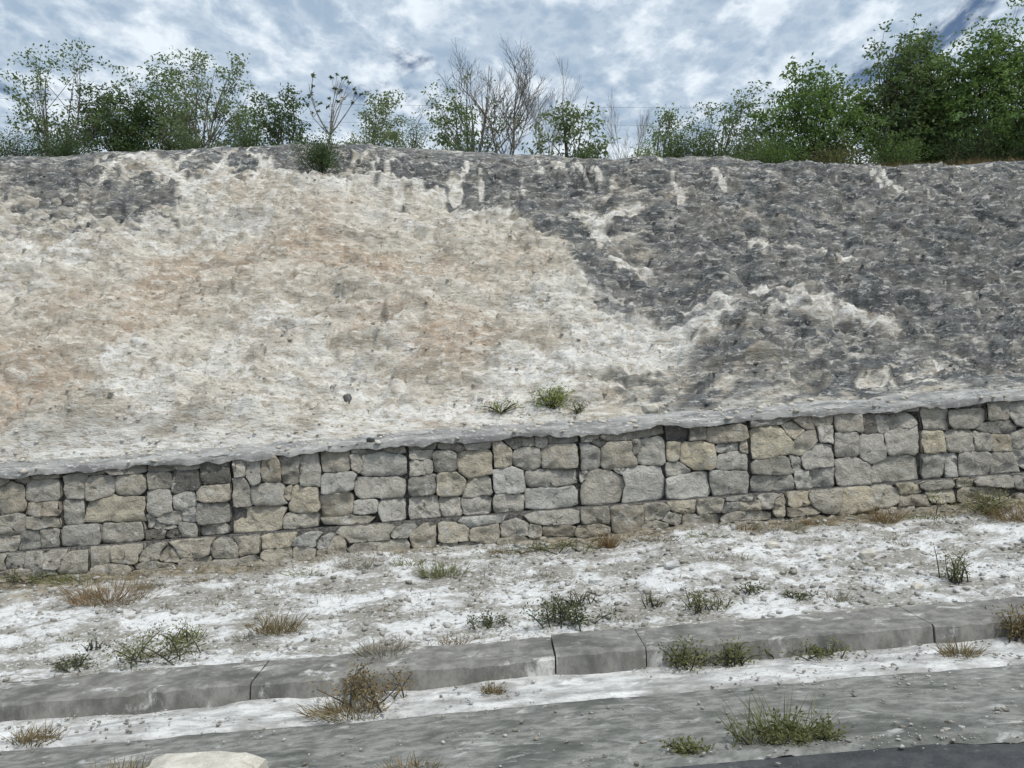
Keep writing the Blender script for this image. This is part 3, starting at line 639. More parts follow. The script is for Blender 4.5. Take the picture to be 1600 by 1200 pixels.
# the mortar cap, sloping up to the rock
cx_ = np.arange(-9.1, 9.7, .03); cy_ = np.linspace(0, 1, 24); X, V_ = np.meshgrid(cx_, cy_)
Yc = 9.50 + 1.0 * V_; Hc = 1.69 + .02 * np.minimum(V_ * 12, 1) + .12 * V_ + .03 * fbm(X * 1.5, V_ * 3, None, 4, 171) + .042 * fbm(X * 6, V_ * 12, None, 4, 173)
Hc[0] -= .05; Yc[0] += .05
front = fbm(X * 1.6, X * 0, None, 4, 175); Yc = Yc + (1 - V_) * (.045 * front + .03 * fbm(X * 9, X * 0, None, 3, 177))
link("coping", grid("coping", np.stack([X, Yc - WALL_Y, Hc + GRADE * X], -1)), m_cap, wall, True)

n = 900; x = rg.uniform(-9, 9.6, n); k_ = rg.random(n); s = .008 + .04 * rg.random(n) ** 3
ci = np.clip((k_ * 23).astype(int), 1, 22); cj = np.clip(((x + 9.1) / .03).astype(int), 0, len(cx_) - 1)
rb = rubble("rubble", np.stack([cx_[cj], Yc[ci, cj] - WALL_Y, Hc[ci, cj] + GRADE * cx_[cj] + s * .15], -1), s, m_pale, 9, {}, wall); rb["kind"] = "stuff"

# ------------------------------------------------------------------ boulders and odd stones
def boulder(name, label, loc, size, mt, seed, sub=3, cat="boulder", group=None):
    bm = bmesh.new(); bmesh.ops.create_icosphere(bm, subdivisions=sub, radius=1.0)
    co = np.array([v.co[:] for v in bm.verts])
    d = 1 + .42 * fbm(co[:, 0] * 1.3 + seed, co[:, 1] * 1.3, co[:, 2] * 1.3, 3, seed) + .16 * fbm(co[:, 0] * 4, co[:, 1] * 5 + seed, co[:, 2] * 5, 2, seed + 3)
    co = np.clip(co * d[:, None], -.86, .86) * np.array(size)
    for v, c in zip(bm.verts, co): v.co = c
    me = bpy.data.meshes.new(name); bm.to_mesh(me); bm.free()
    o = link(name, me, mt, None, False); o.location = (loc[0], loc[1], loc[2] + size[2] * .55); o.rotation_euler = (0, -math.atan(GRADE), random.Random(seed).uniform(-.3, .3))
    return tag(o, label, cat, group)
q = spot(312, 1192, 4.75); boulder("boulder", "large flat pale limestone boulder lying on the drain apron", (q.x, 4.78, float(drain_z(q.x, 4.78)) - .02), (.40, .22, .10), m_pale, 3)
q = spot(1015, 632, 10.42); boulder("boulder", "small rounded pale stone resting on the mortar cap near the green slope plant", (q.x, 10.36, 1.84 + GRADE * q.x), (.12, .1, .075), m_pale, 5, 2, "stone")
q = spot(580, 680, 9.75); boulder("stone", "small black stone perched on the mortar cap of the wall", (q.x, 9.72, 1.71 + GRADE * q.x), (.055, .05, .055), m_darkrock, 8, 2, "stone")
q = spot(540, 612, 11.0); hx, ht = rock_at(541, 612)
boulder("rock", "dark grey rock lodged low in the pale rock face above the wall", rock_point(hx, ht) + Vector((0, .02, -.08)), (.07, .07, .10), m_darkrock, 12, 2, "rock")
r = random.Random(77)
for i in range(12):                                # bigger loose stones on the bank
    x = r.uniform(-5.2, 6.0); y = r.uniform(7.3, 9.3); s = r.uniform(.04, .085)
    boulder("stone", "fist-sized pale loose stone lying on the marl bank", (x, y, float(bank_z(x, y)) - s * .2), (s * 1.2, s, s * .7), m_pale if i % 3 else m_silt, 60 + i, 2, "stone", "loose stones on the bank")

# ------------------------------------------------------------------ plants
class Leaves:
    def __init__(s): s.p = []; s.d = []; s.l = []; s.w = []; s.t = []
    def add(s, p, d, l, w_, t): s.p.append(p); s.d.append(d); s.l.append(l); s.w.append(w_); s.t.append(t)
    def build(s, name, mt, parent, seed=1, blade=False):
        r = np.random.default_rng(seed); n = len(s.p)
        p = np.array(s.p, float); d = np.array(s.d, float); d /= np.linalg.norm(d, axis=1)[:, None] + 1e-9
        l = np.array(s.l)[:, None]; w_ = np.array(s.w)[:, None]; t = np.array(s.t)
        q = r.normal(size=(n, 3)); side = np.cross(d, q); side /= np.linalg.norm(side, axis=1)[:, None] + 1e-9
        up = np.cross(side, d)
        if blade:                                   # a bending blade: base pair, middle pair, tip pair
            droop = np.array([0, 0, -1.0]); mid = p + d * l * .55 + droop * l * .04; tip = p + d * l + droop * l * .22 * r.random((n, 1))
            V = np.stack([p - side * w_ * .5, p + side * w_ * .5, mid + side * w_ * .42, mid - side * w_ * .42, tip + side * w_ * .08, tip - side * w_ * .08], 1)
            F = np.array([[0, 1, 2, 3], [3, 2, 4, 5]]); k = 6
        else:                                       # a folded leaf: two halves along the midrib
            mid = p + d * l * .45 + up * w_ * .18; tip = p + d * l - np.array([0, 0, 1.0]) * l * .12
            V = np.stack([p, p + d * l * .42 + side * w_ * .5, tip, p + d * l * .42 - side * w_ * .5, mid], 1)
            F = np.array([[0, 1, 2, 4], [0, 4, 2, 3]]); k = 5
        Q = (F[None] + (np.arange(n) * k)[:, None, None]).reshape(-1, 4)
        me = quads(name, V.reshape(-1, 3), Q); attr(me, "tone", np.repeat(t, k))
        return link(name, me, mt, parent)
class Tubes:
    def __init__(s): s.V = []; s.F = []
    def line(s, pts, radii, k=5):
        pts = [Vector(p) for p in pts]; base = len(s.V)
        for i, p in enumerate(pts):
            d = (pts[min(i + 1, len(pts) - 1)] - pts[max(i - 1, 0)]); d = d.normalized() if d.length > 1e-6 else Vector((0, 0, 1))
            u = d.orthogonal().normalized(); v = d.cross(u)
            for q in range(k):
                a = 6.2832 * q / k; s.V.append(p + (u * math.cos(a) + v * math.sin(a)) * radii[i])
        for i in range(len(pts) - 1):
            for q in range(k):
                e = (q + 1) % k; s.F.append((base + i * k + q, base + i * k + e, base + (i + 1) * k + e, base + (i + 1) * k + q))
        s.F.append(tuple(base + (len(pts) - 1) * k + q for q in range(k)))
    def build(s, name, mt, parent): return link(name, mesh(name, s.V, s.F), mt, parent, True)

def curve(a, b, r, bend, n=4):
    a, b = Vector(a), Vector(b); L_ = (b - a).length
    o = Vector((r.uniform(-1, 1), r.uniform(-1, 1), r.uniform(-.2, 1))) * bend * L_
    return [a + (b - a) * (i / n) + o * math.sin(math.pi * i / n) for i in range(n + 1)]
def clump(lv, p, out, r, n, size, spread):
    t0 = r.random()
    for _ in range(n):
        d = Vector((r.gauss(0, 1), r.gauss(0, 1), r.gauss(0, .75))).normalized() + out * .5 + Vector((0, 0, -.30))
        o = Vector((r.gauss(0, 1), r.gauss(0, 1), r.gauss(0, .6))) * spread
        lv.add(p + o, d, size * r.uniform(.65, 1.2), size * r.uniform(.36, .52), min(1, max(0, .6 * t0 + .4 * r.random())))
def leafy_tree(name, label, px, top, width, y, leaf, bark, seed, group=None, stems=3, limbs=26, twigs=4, leaves=9, size=.095, spread=.095, low=.22, lean=0.0, cat="tree", sink=0.0, bare_top=0, hollow=.35):
    r = random.Random(seed); base = spot(px, 240, y); tz = spot(px, top, y).z; bz = top_z(base.x, y) - .04 - sink
    H = tz - bz; rx = width * y / 1256 / 2; ry = rx * .8
    root = empty(name, (base.x, y, bz)); tag(root, label, cat, group)
    tb, lv = Tubes(), Leaves(); cz, rz = H * (low + 1) / 2, H * (1 - low) / 2
    tips = []
    for s in range(stems):
        a = 6.28 * s / stems + r.uniform(-.5, .5); k = r.uniform(.25, .55) if stems > 1 else .05
        e = Vector((math.cos(a) * rx * k + lean * H * .8, math.sin(a) * ry * k, H * r.uniform(.72, .93)))
        c = curve((math.cos(a) * .06, math.sin(a) * .06, 0), e, r, .07, 6); r0 = .016 + .011 * H * r.uniform(.7, 1.1) / max(1, stems ** .5)
        tb.line(c, [r0 * (1 - .8 * i / 6) for i in range(7)]); tips.append((c, r0))
    for i in range(limbs):
        for _ in range(30):                         # a target within the crown, most of them towards its surface
            u = Vector((r.uniform(-1, 1), r.uniform(-1, 1), r.uniform(-1, 1)))
            if hollow < u.length < 1.0: break
        tgt = Vector((u.x * rx + lean * (cz + u.z * rz), u.y * ry, cz + u.z * rz))
        c, r0 = min(tips, key=lambda q: (q[0][4] - tgt).length + r.uniform(0, rx * .6))
        j = max(1, min(5, int(6 * (tgt.z - r.uniform(.25, .45) * H) / (H * .85))))
        lc = curve(c[j], tgt, r, .12, 4); rl = r0 * (1 - .8 * j / 6) * .55
        tb.line(lc, [max(.004, rl * (1 - .75 * q / 4)) for q in range(5)], 4)
        for w_ in range(twigs):
            st = lc[r.choice((2, 3, 3, 4))]; g = (tgt - Vector((0, 0, cz * .8))).normalized()
            e = st + (g * .5 + Vector((r.gauss(0, .6), r.gauss(0, .6), r.gauss(.15, .5)))) * r.uniform(.12, .32) * max(.7, rx)
            tb.line([st, (st + e) / 2 + Vector((0, 0, .02)), e], [.005, .004, .003], 3)
            if bare_top and e.z > H * bare_top and r.random() < .8: continue
            clump(lv, e, g, r, int(leaves * (1.8 if r.random() > .2 else 3.2)), size, spread)
    tb.build("trunk", bark, root); lv.build("crown", LEAF[leaf], root, seed)
    return root
def bare_tree(name, label, px, top, width, y, bark, seed, group=None, lean=0.0, stems=1, depth=4):
    r = random.Random(seed); base = spot(px, 240, y); tz = spot(px, top, y).z; bz = top_z(base.x, y) - .04
    H = tz - bz; rx = width * y / 1256 / 2
    root = empty(name, (base.x, y, bz)); tag(root, label, "tree", group); tb = Tubes(); tw = Tubes()
    def br(p, d, ln, rad, lev, T_):
        n = 4; pts = [p]; dd = d.copy()
        for i in range(n):
            dd = (dd + Vector((r.gauss(0, .07), r.gauss(0, .07), .05))).normalized(); pts.append(pts[-1] + dd * ln / n)
        T_.line(pts, [max(.003, rad * (1 - .55 * i / n)) for i in range(n + 1)], 5 if lev < 2 else 3)
        if lev >= depth: return
        for i in range(1, n + 1):
            for _ in range(1 if i < n else 2):
                if r.random() < .12: continue
                a = r.uniform(0, 6.28); sp = r.uniform(.45, .85); o = Vector((math.cos(a), math.sin(a) * .8, .15)); e = (dd + o * sp * (1 if i < n else .6)).normalized()
                br(pts[i], e, ln * r.uniform(.45, .68), rad * .52, lev + 1, tw)
    for s in range(stems):
        a = 6.28 * s / max(1, stems) + r.random(); d = Vector((math.cos(a) * .18 * (stems > 1) + lean, math.sin(a) * .12, 1)).normalized()
        br(Vector((math.cos(a) * .04, math.sin(a) * .04, 0)), d, H * .50, .0075 * H + .004, 0, tb)
    mx = max(v.z for v in tw.V); k = H / mx; wx = max(abs(v.x - lean * v.z) for v in tw.V) * k; kx = min(1.8, max(.6, rx / wx)) * k
    for T_ in (tb, tw):
        for v in T_.V: v.x *= kx; v.y *= k; v.z *= k
    tb.build("trunk", bark, root); tw.build("branches", bark, root); return root
def bush(name, label, p, w_, h_, leaf, seed, n=260, size=.07, group=None, cat="shrub", stems=9, lean=0.0, droop=0.0):
    """a low leafy plant: stems fanning from the root, leaves along their outer halves"""
    r = random.Random(seed); root = empty(name, p); tag(root, label, cat, group); tb, lv = Tubes(), Leaves()
    stems = int(stems * 1.5); n = int(n * 1.8); size = size * .66; n = int(n * 1.3); per = max(4, n // stems)
    for s in range(stems):
        a = 6.28 * s / stems + r.uniform(-.4, .4); k = r.uniform(.15, 1) ** .6
        e = Vector((math.cos(a) * w_ * .46 * k + (lean + r.gauss(0, .12)) * h_, math.sin(a) * w_ * .36 * k, h_ * (1.02 - .6 * k * k) * r.uniform(.45, 1.05)))
        o_ = Vector((r.gauss(0, .22) * w_, r.gauss(0, .12) * w_, -.03)) if cat == "weed" else Vector((0, 0, -.02)); c = curve(o_, e * (.8 if cat == "weed" else 1) + o_, r, .2, 4); c = [q + Vector((0, 0, -droop * (i / 4) ** 2)) for i, q in enumerate(c)]
        tb.line(c, [.008, .007, .006, .004, .003], 3); t0 = r.random()
        for _ in range(per):
            q = r.uniform(.25, 1) * 4; i = min(3, int(q)); b_ = c[i] + (c[i + 1] - c[i]) * (q - i); g = Vector((r.gauss(0, 1), r.gauss(0, 1), r.gauss(.35, .8)))
            lv.add(b_ + g * min(w_, h_) * .09, g, size * r.uniform(.6, 1.2), size * r.uniform(.34, .5), min(1, max(0, .5 * t0 + .5 * r.random())))
    tb.build("stems", m_bark_d if leaf != "grey" else m_bark, root); lv.build("leaves", LEAF[leaf], root, seed); return root
def tuft(name, label, p, w_, h_, leaf, seed, n=90, group=None, cat="grass", lean=0.0, bw=.0055):
    r = random.Random(seed); lv = Leaves(); n = int(n * 2.2)
    for _ in range(n):
        a = r.uniform(0, 6.28); k = r.random() ** .7; b_ = Vector((math.cos(a) * w_ * .44 * k, math.sin(a) * w_ * .26 * k, -.015))
        d = Vector((math.cos(a) * w_ * .5 * r.uniform(.1, 1) / h_ + lean, math.sin(a) * w_ * .4 * r.uniform(.1, 1) / h_, r.uniform(.6, 1)))
        d += Vector((r.gauss(0, .35), r.gauss(0, .3), 0)); lv.add(b_, d, h_ * r.uniform(.3, 1.0) ** 1.3, bw * r.uniform(.6, 1.3), r.random())
    o = lv.build(name, LEAF[leaf], None, seed, True); o.location = p; return tag(o, label, cat, group)

# ------------------------------------------------------------------ trees along the top of the cutting
T_, B_ = leafy_tree, bare_tree
T_("tree", "spreading thin-leaved tree rising behind the dark hedge at the low end of the crest", 92, 84, 178, 18.6, "mid", m_bark, 101, stems=4, limbs=51, twigs=4, leaves=9, low=.2)
T_("tree", "short dark-crowned tree between two taller thin-leaved trees", 188, 132, 120, 19.4, "dark", m_bark_d, 102, stems=3, limbs=45, twigs=5, leaves=12, low=.38)
T_("tree", "round mid-height tree with a fairly full green crown next to the dark-crowned one", 245, 104, 135, 20.2, "mid", m_bark, 103, stems=3, limbs=51, twigs=5, leaves=11, low=.3)
T_("tree", "tall pale-leaved tree with open branching low stems and gaps in its crown", 318, 82, 150, 18.9, "pale", m_bark, 104, stems=4, limbs=54, twigs=4, leaves=10, low=.18)
T_("tree", "compact dark green tree next to the knob-headed tree", 440, 140, 92, 19.0, "dark", m_bark, 105, stems=3, limbs=39, twigs=4, leaves=10, low=.15)
T_("tree", "pale feathery tree beside the blue gap of sky", 590, 150, 105, 19.2, "pale", m_bark_p, 106, stems=4, limbs=45, twigs=4, leaves=9, low=.08, size=.09)
T_("tree", "many-stemmed sparse tree with bare twig ends at its top", 735, 92, 165, 18.8, "mid", m_bark, 107, stems=6, limbs=57, twigs=4, leaves=6, low=.12, bare_top=.62, size=.10)
T_("tree", "light green clumpy tree just beside the tall leafless tree", 893, 138, 108, 18.6, "pale", m_bark, 108, stems=3, limbs=34, twigs=4, leaves=8, low=.05, size=.115)
T_("tree", "narrow upright sapling with small leaf clumps beside the thin leafless tree", 1032, 156, 44, 19.0, "pale", m_bark, 109, stems=2, limbs=27, twigs=3, leaves=10, low=.1, lean=.10)
T_("tree", "grey-green open tree leaning uphill behind the dark crest bush", 1118, 138, 125, 19.4, "mid", m_bark, 110, stems=3, limbs=51, twigs=4, leaves=10, low=.1, lean=.14)
T_("tree", "low pale tree at the foot of the big green thicket", 1182, 188, 70, 18.8, "pale", m_bark, 111, stems=3, limbs=27, twigs=4, leaves=9, low=.05, lean=.1)
T_("tree", "broad full green tree forming the downhill shoulder of the thicket", 1272, 112, 205, 18.9, "rich", m_bark_d, 112, stems=4, limbs=100, twigs=6, leaves=9, low=.05, lean=.10, hollow=.1, size=.12)
T_("tree", "tallest tree of the thicket, its leafy tip leaning uphill", 1385, 34, 150, 18.7, "mid", m_bark_d, 113, stems=3, limbs=77, twigs=6, leaves=8, low=.12, lean=.16, hollow=.1, size=.115)
T_("tree", "large dense dark green tree at the uphill end of the thicket", 1538, 62, 250, 18.4, "rich", m_bark_d, 114, stems=4, limbs=150, twigs=7, leaves=11, low=.03, hollow=.05, size=.115)
T_("tree", "dark green tree filling the gap behind the tallest leaning tree", 1455, 120, 170, 20.5, "dark", m_bark_d, 115, stems=3, limbs=87, twigs=6, leaves=9, low=.05, hollow=.05, size=.12)
T_("tree", "dense tree beyond the uphill end of the thicket", 1690, 70, 220, 19.2, "rich", m_bark_d, 116, stems=3, limbs=75, twigs=6, leaves=13, low=.05, hollow=.1, size=.115)
T_("tree", "thin tree beyond the dark hedge", -75, 110, 150, 19.0, "mid", m_bark, 117, stems=3, limbs=39, twigs=4, leaves=9, low=.2)
T_("tree", "slender low tree squeezed between the tall pale tree and the compact dark one", 392, 150, 70, 20.4, "mid", m_bark, 118, stems=3, limbs=24, twigs=4, leaves=8, low=.1)
# the tree with round knobs of leaves at the ends of bare limbs
rt = empty("tree"); r = random.Random(55); y = 18.9; bp = spot(512, 240, y); rt.location = (bp.x, y, top_z(bp.x, y) - .04)
tag(rt, "bare-limbed tree holding small dark leaf knobs at its branch ends", "tree"); tb, lv = Tubes(), Leaves(); H = spot(512, 124, y).z - rt.location.z
fork = Vector((.05, 0, H * .45)); tb.line(curve((0, 0, 0), fork, r, .04, 4), [.04, .036, .032, .028, .025])
for i in range(9):
    a = r.uniform(-1, 1); e = Vector((a * .62 + .12, r.uniform(-.4, .4), H * r.uniform(.72, 1.0) - abs(a) * .12)); c = curve(fork, e, r, .10, 4); tb.line(c, [.02, .016, .013, .010, .008], 4)
    for k in range(3):
        e2 = c[4 - (k > 1)] + Vector((r.uniform(-.16, .16), r.uniform(-.15, .15), r.uniform(.05, .22))); tb.line([c[3], (c[3] + e2) / 2, e2], [.009, .007, .006], 4)
        for _ in range(16):
            g = Vector((r.gauss(0, 1), r.gauss(0, 1), r.gauss(-.3, .8))); lv.add(e2, g, r.uniform(.05, .085), .032, r.random())
tb.build("trunk", m_bark_p, rt); lv.build("crown", LEAF["dark"], rt, 9)
B_("tree", "tall leafless tree with upswept grey branches, highest of the bare trees", 790, 54, 185, 18.5, m_bark, 121, stems=3)
B_("tree", "leafless tree with a fan of pale twigs behind the light green clumpy tree", 846, 92, 120, 19.6, m_bark_p, 122, stems=2, lean=.10)
B_("tree", "thin leafless tree standing alone between two leafy ones", 982, 136, 62, 19.2, m_bark_p, 123, stems=2)
B_("tree", "thin leafless twigs of a sapling just before the thicket", 1192, 132, 60, 20.0, m_bark_p, 124, lean=.12)

# bushes along the crest
def crest_bush(label, px, w_px, top, leaf, seed, y=17.4, n=700, size=.075, name="bush", lean=0.0, stems=16):
    q = spot(px, 240, y); z = top_z(q.x, y) + .06; h = spot(px, top, y).z - z
    return bush(name, label, (q.x, y, z), w_px * y / 1256, max(.25, h * 1.28), leaf, seed, n, size, None, "bush", stems, lean)
crest_bush("dense dark green hedge-like bush at the low end of the crest", 28, 130, 208, "dark", 201, n=1500, stems=30)
crest_bush("dark green bush under the spreading thin-leaved tree", 105, 105, 205, "dark", 202, n=1100, stems=24)
crest_bush("small dark bush at the foot of the tall pale-leaved tree", 300, 62, 220, "dark", 203)
crest_bush("dark bush at the foot of the compact dark green tree", 382, 66, 192, "dark", 204)
crest_bush("small green bush in the blue gap between the pale tree and the many-stemmed tree", 648, 52, 180, "mid", 205, n=420)
crest_bush("little bush under the many-stemmed sparse tree", 722, 44, 214, "mid", 206, n=300)
crest_bush("yellowish low bush beside the narrow sapling", 1005, 60, 222, "yellow", 207, n=500)
crest_bush("dense dark bush in front of the grey-green leaning tree", 1082, 82, 182, "dark", 208, n=1200, stems=24, lean=.1)
crest_bush("green bush next to the dense dark crest bush", 1048, 70, 205, "mid", 209, n=700)
crest_bush("bright green undergrowth at the downhill foot of the thicket", 1215, 110, 212, "rich", 210, n=1300, stems=26, size=.085)
crest_bush("olive undergrowth below the broad green tree of the thicket", 1305, 120, 222, "olive", 211, n=1100, stems=24)
crest_bush("green undergrowth below the tallest leaning tree", 1400, 120, 205, "rich", 212, n=1300, stems=26)
crest_bush("dark undergrowth below the large dense dark tree", 1520, 150, 190, "dark", 213, n=1700, stems=30)
crest_bush("dark bush under the dense tree past the thicket", 1620, 120, 200, "dark", 214, n=1100, stems=26)
for i, (px, w_px) in enumerate([(230, 50), (455, 50), (560, 46), (920, 50), (1140, 60), (1170, 50)]):
    crest_bush("small scrubby bush at the very edge of the crest among the trees", px, w_px, 226 - (i % 3) * 8, ("dark", "mid", "pale")[i % 3], 220 + i, n=260, stems=9)["group"] = "scrub along the crest"
# dry grass at the uphill end of the crest
for i, px in enumerate((1345, 1382, 1418, 1450, 1486, 1520, 1556, 1590, 1622)):
    q = rock_point(spot(px, 255, 17).x, .985 if i % 2 else 1.0)
    tuft("grass_tuft", "dry brownish grass tuft on the crest below the thicket", q + Vector((0, 0, -.03)), .62, .26, "rust" if i % 2 else "brown", 240 + i, 150, "dry grass on the crest", bw=.007)
# plants on the rock face
hx, ht = rock_at(503, 292); bush("shrub", "dark shrub clinging to the lip of the rock face, its roots hanging below", rock_point(hx, ht), .75, 1.0, "dark", 251, 1200, .075, None, "shrub", 22)
hx, ht = rock_at(858, 640); bush("shrub", "yellow-green shrub growing low on the rock face behind the wall", rock_point(hx, ht), .72, .36, "yellow", 252, 420, .06, None, "shrub", 16)
hx, ht = rock_at(782, 645); bush("shrub", "sparse thin weed on the rock face beside the yellow-green shrub", rock_point(hx, ht), .75, .2, "yellow", 253, 160, .045, None, "shrub", 12)
hx, ht = rock_at(905, 645); bush("shrub", "thin olive sprig uphill of the yellow-green shrub on the rock face", rock_point(hx, ht), .32, .24, "olive", 254, 110, .04, None, "shrub", 8)

# weeds on the bank and in the drain
def S(px, py, wpx, hpx, y=None):
    q = spot(px, py) if y is None else None
    if y is not None:
        q = spot(px, py, y); q.z = float(drain_z(q.x, y))
    k = q.y / 1256; return q, wpx * k * 1.1, hpx * k * .82
def weed(kind, px, py, wpx, hpx, leaf, label, seed, n=200, y=None, group=None, size=.05, lean=0.0):
    q, w_, h_ = S(px, py, wpx, hpx, y)
    if kind == "b": return bush("weed", label, q, w_, h_, leaf, seed, n, size, group, "weed", 12, lean)
    return tuft("grass_tuft", label, q, w_, h_, leaf, seed, n, group, "grass", lean)
weed("b", 258, 1030, 150, 85, "olive", "wide olive weed sprawling low on the bank above the kerb", 301, 420, lean=.1)
weed("b", 290, 1000, 60, 48, "yellow", "fresh yellow-green shoots rising from the wide olive weed", 302, 120, size=.04)
weed("b", 868, 975, 78, 78, "weed", "compact dark green weed, the densest on the bank", 303, 520)
weed("b", 905, 945, 60, 55, "olive", "thin olive stems beside the compact dark green weed", 304, 90, size=.035)
weed("b", 764, 978, 62, 44, "weed", "small green weed low on the bank downhill of the compact dark one", 305, 150)
weed("b", 1095, 955, 62, 70, "olive", "leggy olive weed on the bank above the weeds in the kerb joint", 306, 170)
weed("b", 1500, 910, 48, 95, "olive", "tall thin olive weed standing high on the bank", 307, 170)
weed("b", 1020, 945, 30, 42, "olive", "single thin olive sprig on white marl", 308, 60, size=.035)
weed("t", 432, 985, 80, 62, "brown", "greyish brown dry tuft on the bank uphill of the wide olive weed", 309, 140)
weed("t", 600, 1025, 85, 55, "grey", "grey dry tuft at the kerb edge of the bank", 310, 160)
weed("b", 112, 1045, 60, 50, "weed", "small dark weed at the kerb, downhill of the wide olive weed", 311, 130)
weed("b", 148, 1015, 30, 42, "weed", "tiny green sprig downhill of the wide olive weed", 312, 50, size=.035)
weed("t", 690, 900, 70, 52, "olive", "olive grass tuft high on the bank near the wall", 313, 150)
weed("b", 1250, 935, 50, 30, "weed", "low green patch of leaves in the middle of the bank", 314, 110)
weed("b", 1172, 925, 44, 40, "olive", "short olive weed uphill of the leggy olive weed", 315, 80)
weed("t", 710, 1005, 44, 26, "rust", "small rust-brown dry tuft beside the small green weed", 316, 80)
weed("t", 1310, 940, 44, 34, "grey", "grey wispy tuft uphill of the low green patch", 317, 70)
# along the foot of the wall
weed("t", 172, 940, 120, 72, "rust", "rusty dry grass clump at the foot of the wall's footing", 321, 260)
weed("t", 130, 905, 140, 36, "olive", "olive dry grass along the wall footing at its low end", 322, 220)
weed("b", 40, 902, 100, 34, "olive", "dark creeping weed along the wall footing", 323, 240)
weed("t", 948, 855, 26, 42, "rust", "narrow orange-brown tuft against the pinkish footing stone", 324, 110)
weed("b", 872, 858, 130, 34, "olive", "olive weeds spreading along the wall foot", 325, 320)
weed("b", 1560, 800, 150, 62, "olive", "broad olive-green weed growing against the wall foot at its high end", 326, 520)
weed("t", 1600, 812, 110, 60, "rust", "brown dry grass beneath the broad olive-green weed", 327, 200)
weed("t", 1382, 815, 50, 44, "rust", "red-brown dry tuft at the wall foot", 328, 120)
weed("b", 1375, 790, 40, 30, "weed", "small green leaves over the red-brown tuft", 329, 100)
weed("t", 1276, 818, 40, 24, "rust", "small red-brown tuft under a cream footing stone", 330, 70)
weed("t", 1165, 826, 40, 20, "rust", "flat reddish tuft at the wall foot", 331, 60)
for i, (px, py, ww) in enumerate([(330, 905, 90), (480, 895, 80), (560, 885, 70), (1030, 842, 70), (1110, 836, 80), (1220, 826, 80), (1320, 818, 80), (1450, 808, 70), (250, 915, 80), (800, 862, 70), (640, 880, 60)]):
    weed("t", px, py, ww, 18 + 4 * (i % 3), ("brown", "olive", "grey")[i % 3], "short dry grass fringe along the foot of the stone wall", 340 + i, 110, None, "dry grass fringe at the wall foot")
r = random.Random(9)
for i in range(14):
    px, py = r.uniform(20, 1580), 0; py = r.uniform(880, 1000) - .075 * (px - 800)
    weed("t", px, py, r.uniform(22, 44), r.uniform(14, 26), r.choice(("grey", "brown", "olive", "grey")), "small sparse tuft of dry stalks on the white marl bank", 400 + i, 26, None, "sparse dry tufts on the bank")
rl = np.random.default_rng(12); lv = Leaves(); n = 26000; x = rl.uniform(-6.6, 7.2, n); y = rl.uniform(7.12, 9.46, n)
dens = fbm(x * 1.1, y * 1.9, None, 4, 301) + .35 * fbm(x * 4, y * 6, None, 2, 303) + .75 * np.exp(-((y - 9.4) / .28) ** 2) + .15 * np.exp(-((y - 7.2) / .15) ** 2)
ok = dens + rl.normal(0, .10, n) > .42; x, y = x[ok], y[ok]; z = bank_z(x, y)
for a_, b_, c_ in zip(x, y, z):
    lv.add((a_, b_, c_ - .006), (rl.normal(0, .8), rl.normal(0, .6), rl.uniform(.15, 1)), rl.uniform(.025, .085), rl.uniform(.004, .008), rl.random())
tag(lv.build("dry_grass", LEAF["grey"], None, 3, True), "thin dry grass and dead stalks matted over the marl bank", "grass", kind="stuff")
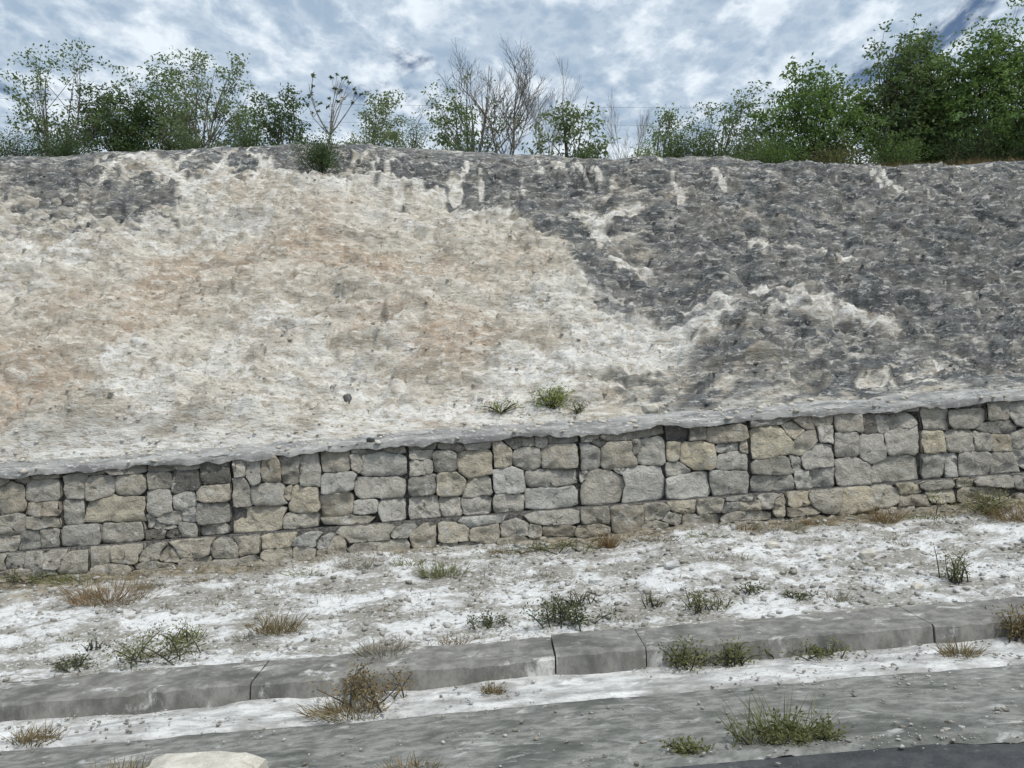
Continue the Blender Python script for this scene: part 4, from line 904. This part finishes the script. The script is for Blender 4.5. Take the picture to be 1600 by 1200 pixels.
# in the drain and the kerb
weed("b", 578, 1128, 120, 95, "brown", "dark brown dead weed leaning over the silt in front of the kerb", 361, 420, 6.30)
weed("t", 540, 1130, 120, 50, "brown", "brown straw lying at the foot of the dark dead weed", 362, 200, 6.12, lean=-.5)
weed("b", 1075, 1062, 80, 75, "olive", "dull olive-brown weed in the kerb joint", 363, 320, 6.48)
weed("b", 1148, 1062, 62, 70, "olive", "upright green-brown weed beside the one in the kerb joint", 364, 220, 6.46)
weed("b", 1275, 1040, 100, 46, "olive", "low olive weed spreading over the kerb face", 365, 260, 6.50)
weed("b", 1596, 1020, 80, 110, "brown", "tall brown weed standing before the kerb at its high end", 366, 420, 6.45)
weed("t", 1500, 1030, 60, 40, "brown", "brown tuft in the silt downhill of the tall brown weed", 367, 120, 6.25)
weed("t", 55, 1135, 70, 44, "brown", "brown tuft bent over the silt at the low end of the drain", 368, 120, 6.1, lean=.3)
weed("t", 770, 1100, 36, 34, "brown", "tiny brown tuft in the silt before the stained kerb", 369, 60, 6.3)
weed("b", 1235, 1195, 130, 70, "olive", "yellowish olive weed growing where the apron meets the asphalt", 370, 460, 4.55, size=.05)
weed("t", 1225, 1195, 150, 120, "olive", "tall thin grass stalks among the yellowish olive weed", 371, 90, 4.6)
weed("b", 1075, 1210, 60, 50, "olive", "small dark olive weed at the asphalt edge", 372, 140, 4.5)
weed("t", 190, 1200, 110, 50, "brown", "brown weed beside the large pale boulder", 373, 170, 4.95)
weed("t", 640, 1210, 90, 40, "brown", "thin brown tuft at the edge of the apron", 374, 90, 4.6)

# ------------------------------------------------------------------ power lines beyond the trees
m_wire, t, b = mat("black_cable"); b.inputs["Base Color"].default_value = (.05, .05, .055, 1)
m_pole = barkmat("weathered_pole", (.10, .09, .08), (.2, .18, .16))
Yw = 36.0
for k, px in enumerate((-1400, 3000)):
    q = spot(800, 180, Yw); x = -46 if k == 0 else 50; z0 = top_z(x, Yw) - .1; ztop = q.z + .9
    rt = empty("power_pole", (x, Yw, z0)); tag(rt, ("wooden power pole downhill beyond the trees", "wooden power pole uphill beyond the trees")[k], "power pole")
    tb = Tubes(); tb.line([(0, 0, 0), (0, 0, (ztop - z0) * .5), (0, 0, ztop - z0)], [.15, .13, .10], 10); tb.build("pole", m_pole, rt)
    tb = Tubes(); tb.line([(0, -.9, ztop - z0 - .35), (0, .9, ztop - z0 - .35)], [.06, .06], 6); tb.build("crossarm", m_pole, rt)
for k, (dy, py) in enumerate(((-.8, 177), (.8, 184))):
    tb = Tubes(); pts = []; z1 = spot(800, py, Yw).z; e = z1 + .55
    for i in range(41):
        u = i / 40; pts.append((-46 + 96 * u, Yw + dy, e - .55 * 4 * u * (1 - u)))
    tb.line(pts, [.005] * 41, 4); o = tb.build("power_line", m_wire, None)
    tag(o, "thin black overhead cable running behind the trees along the crest", "cable", "overhead cables behind the trees")
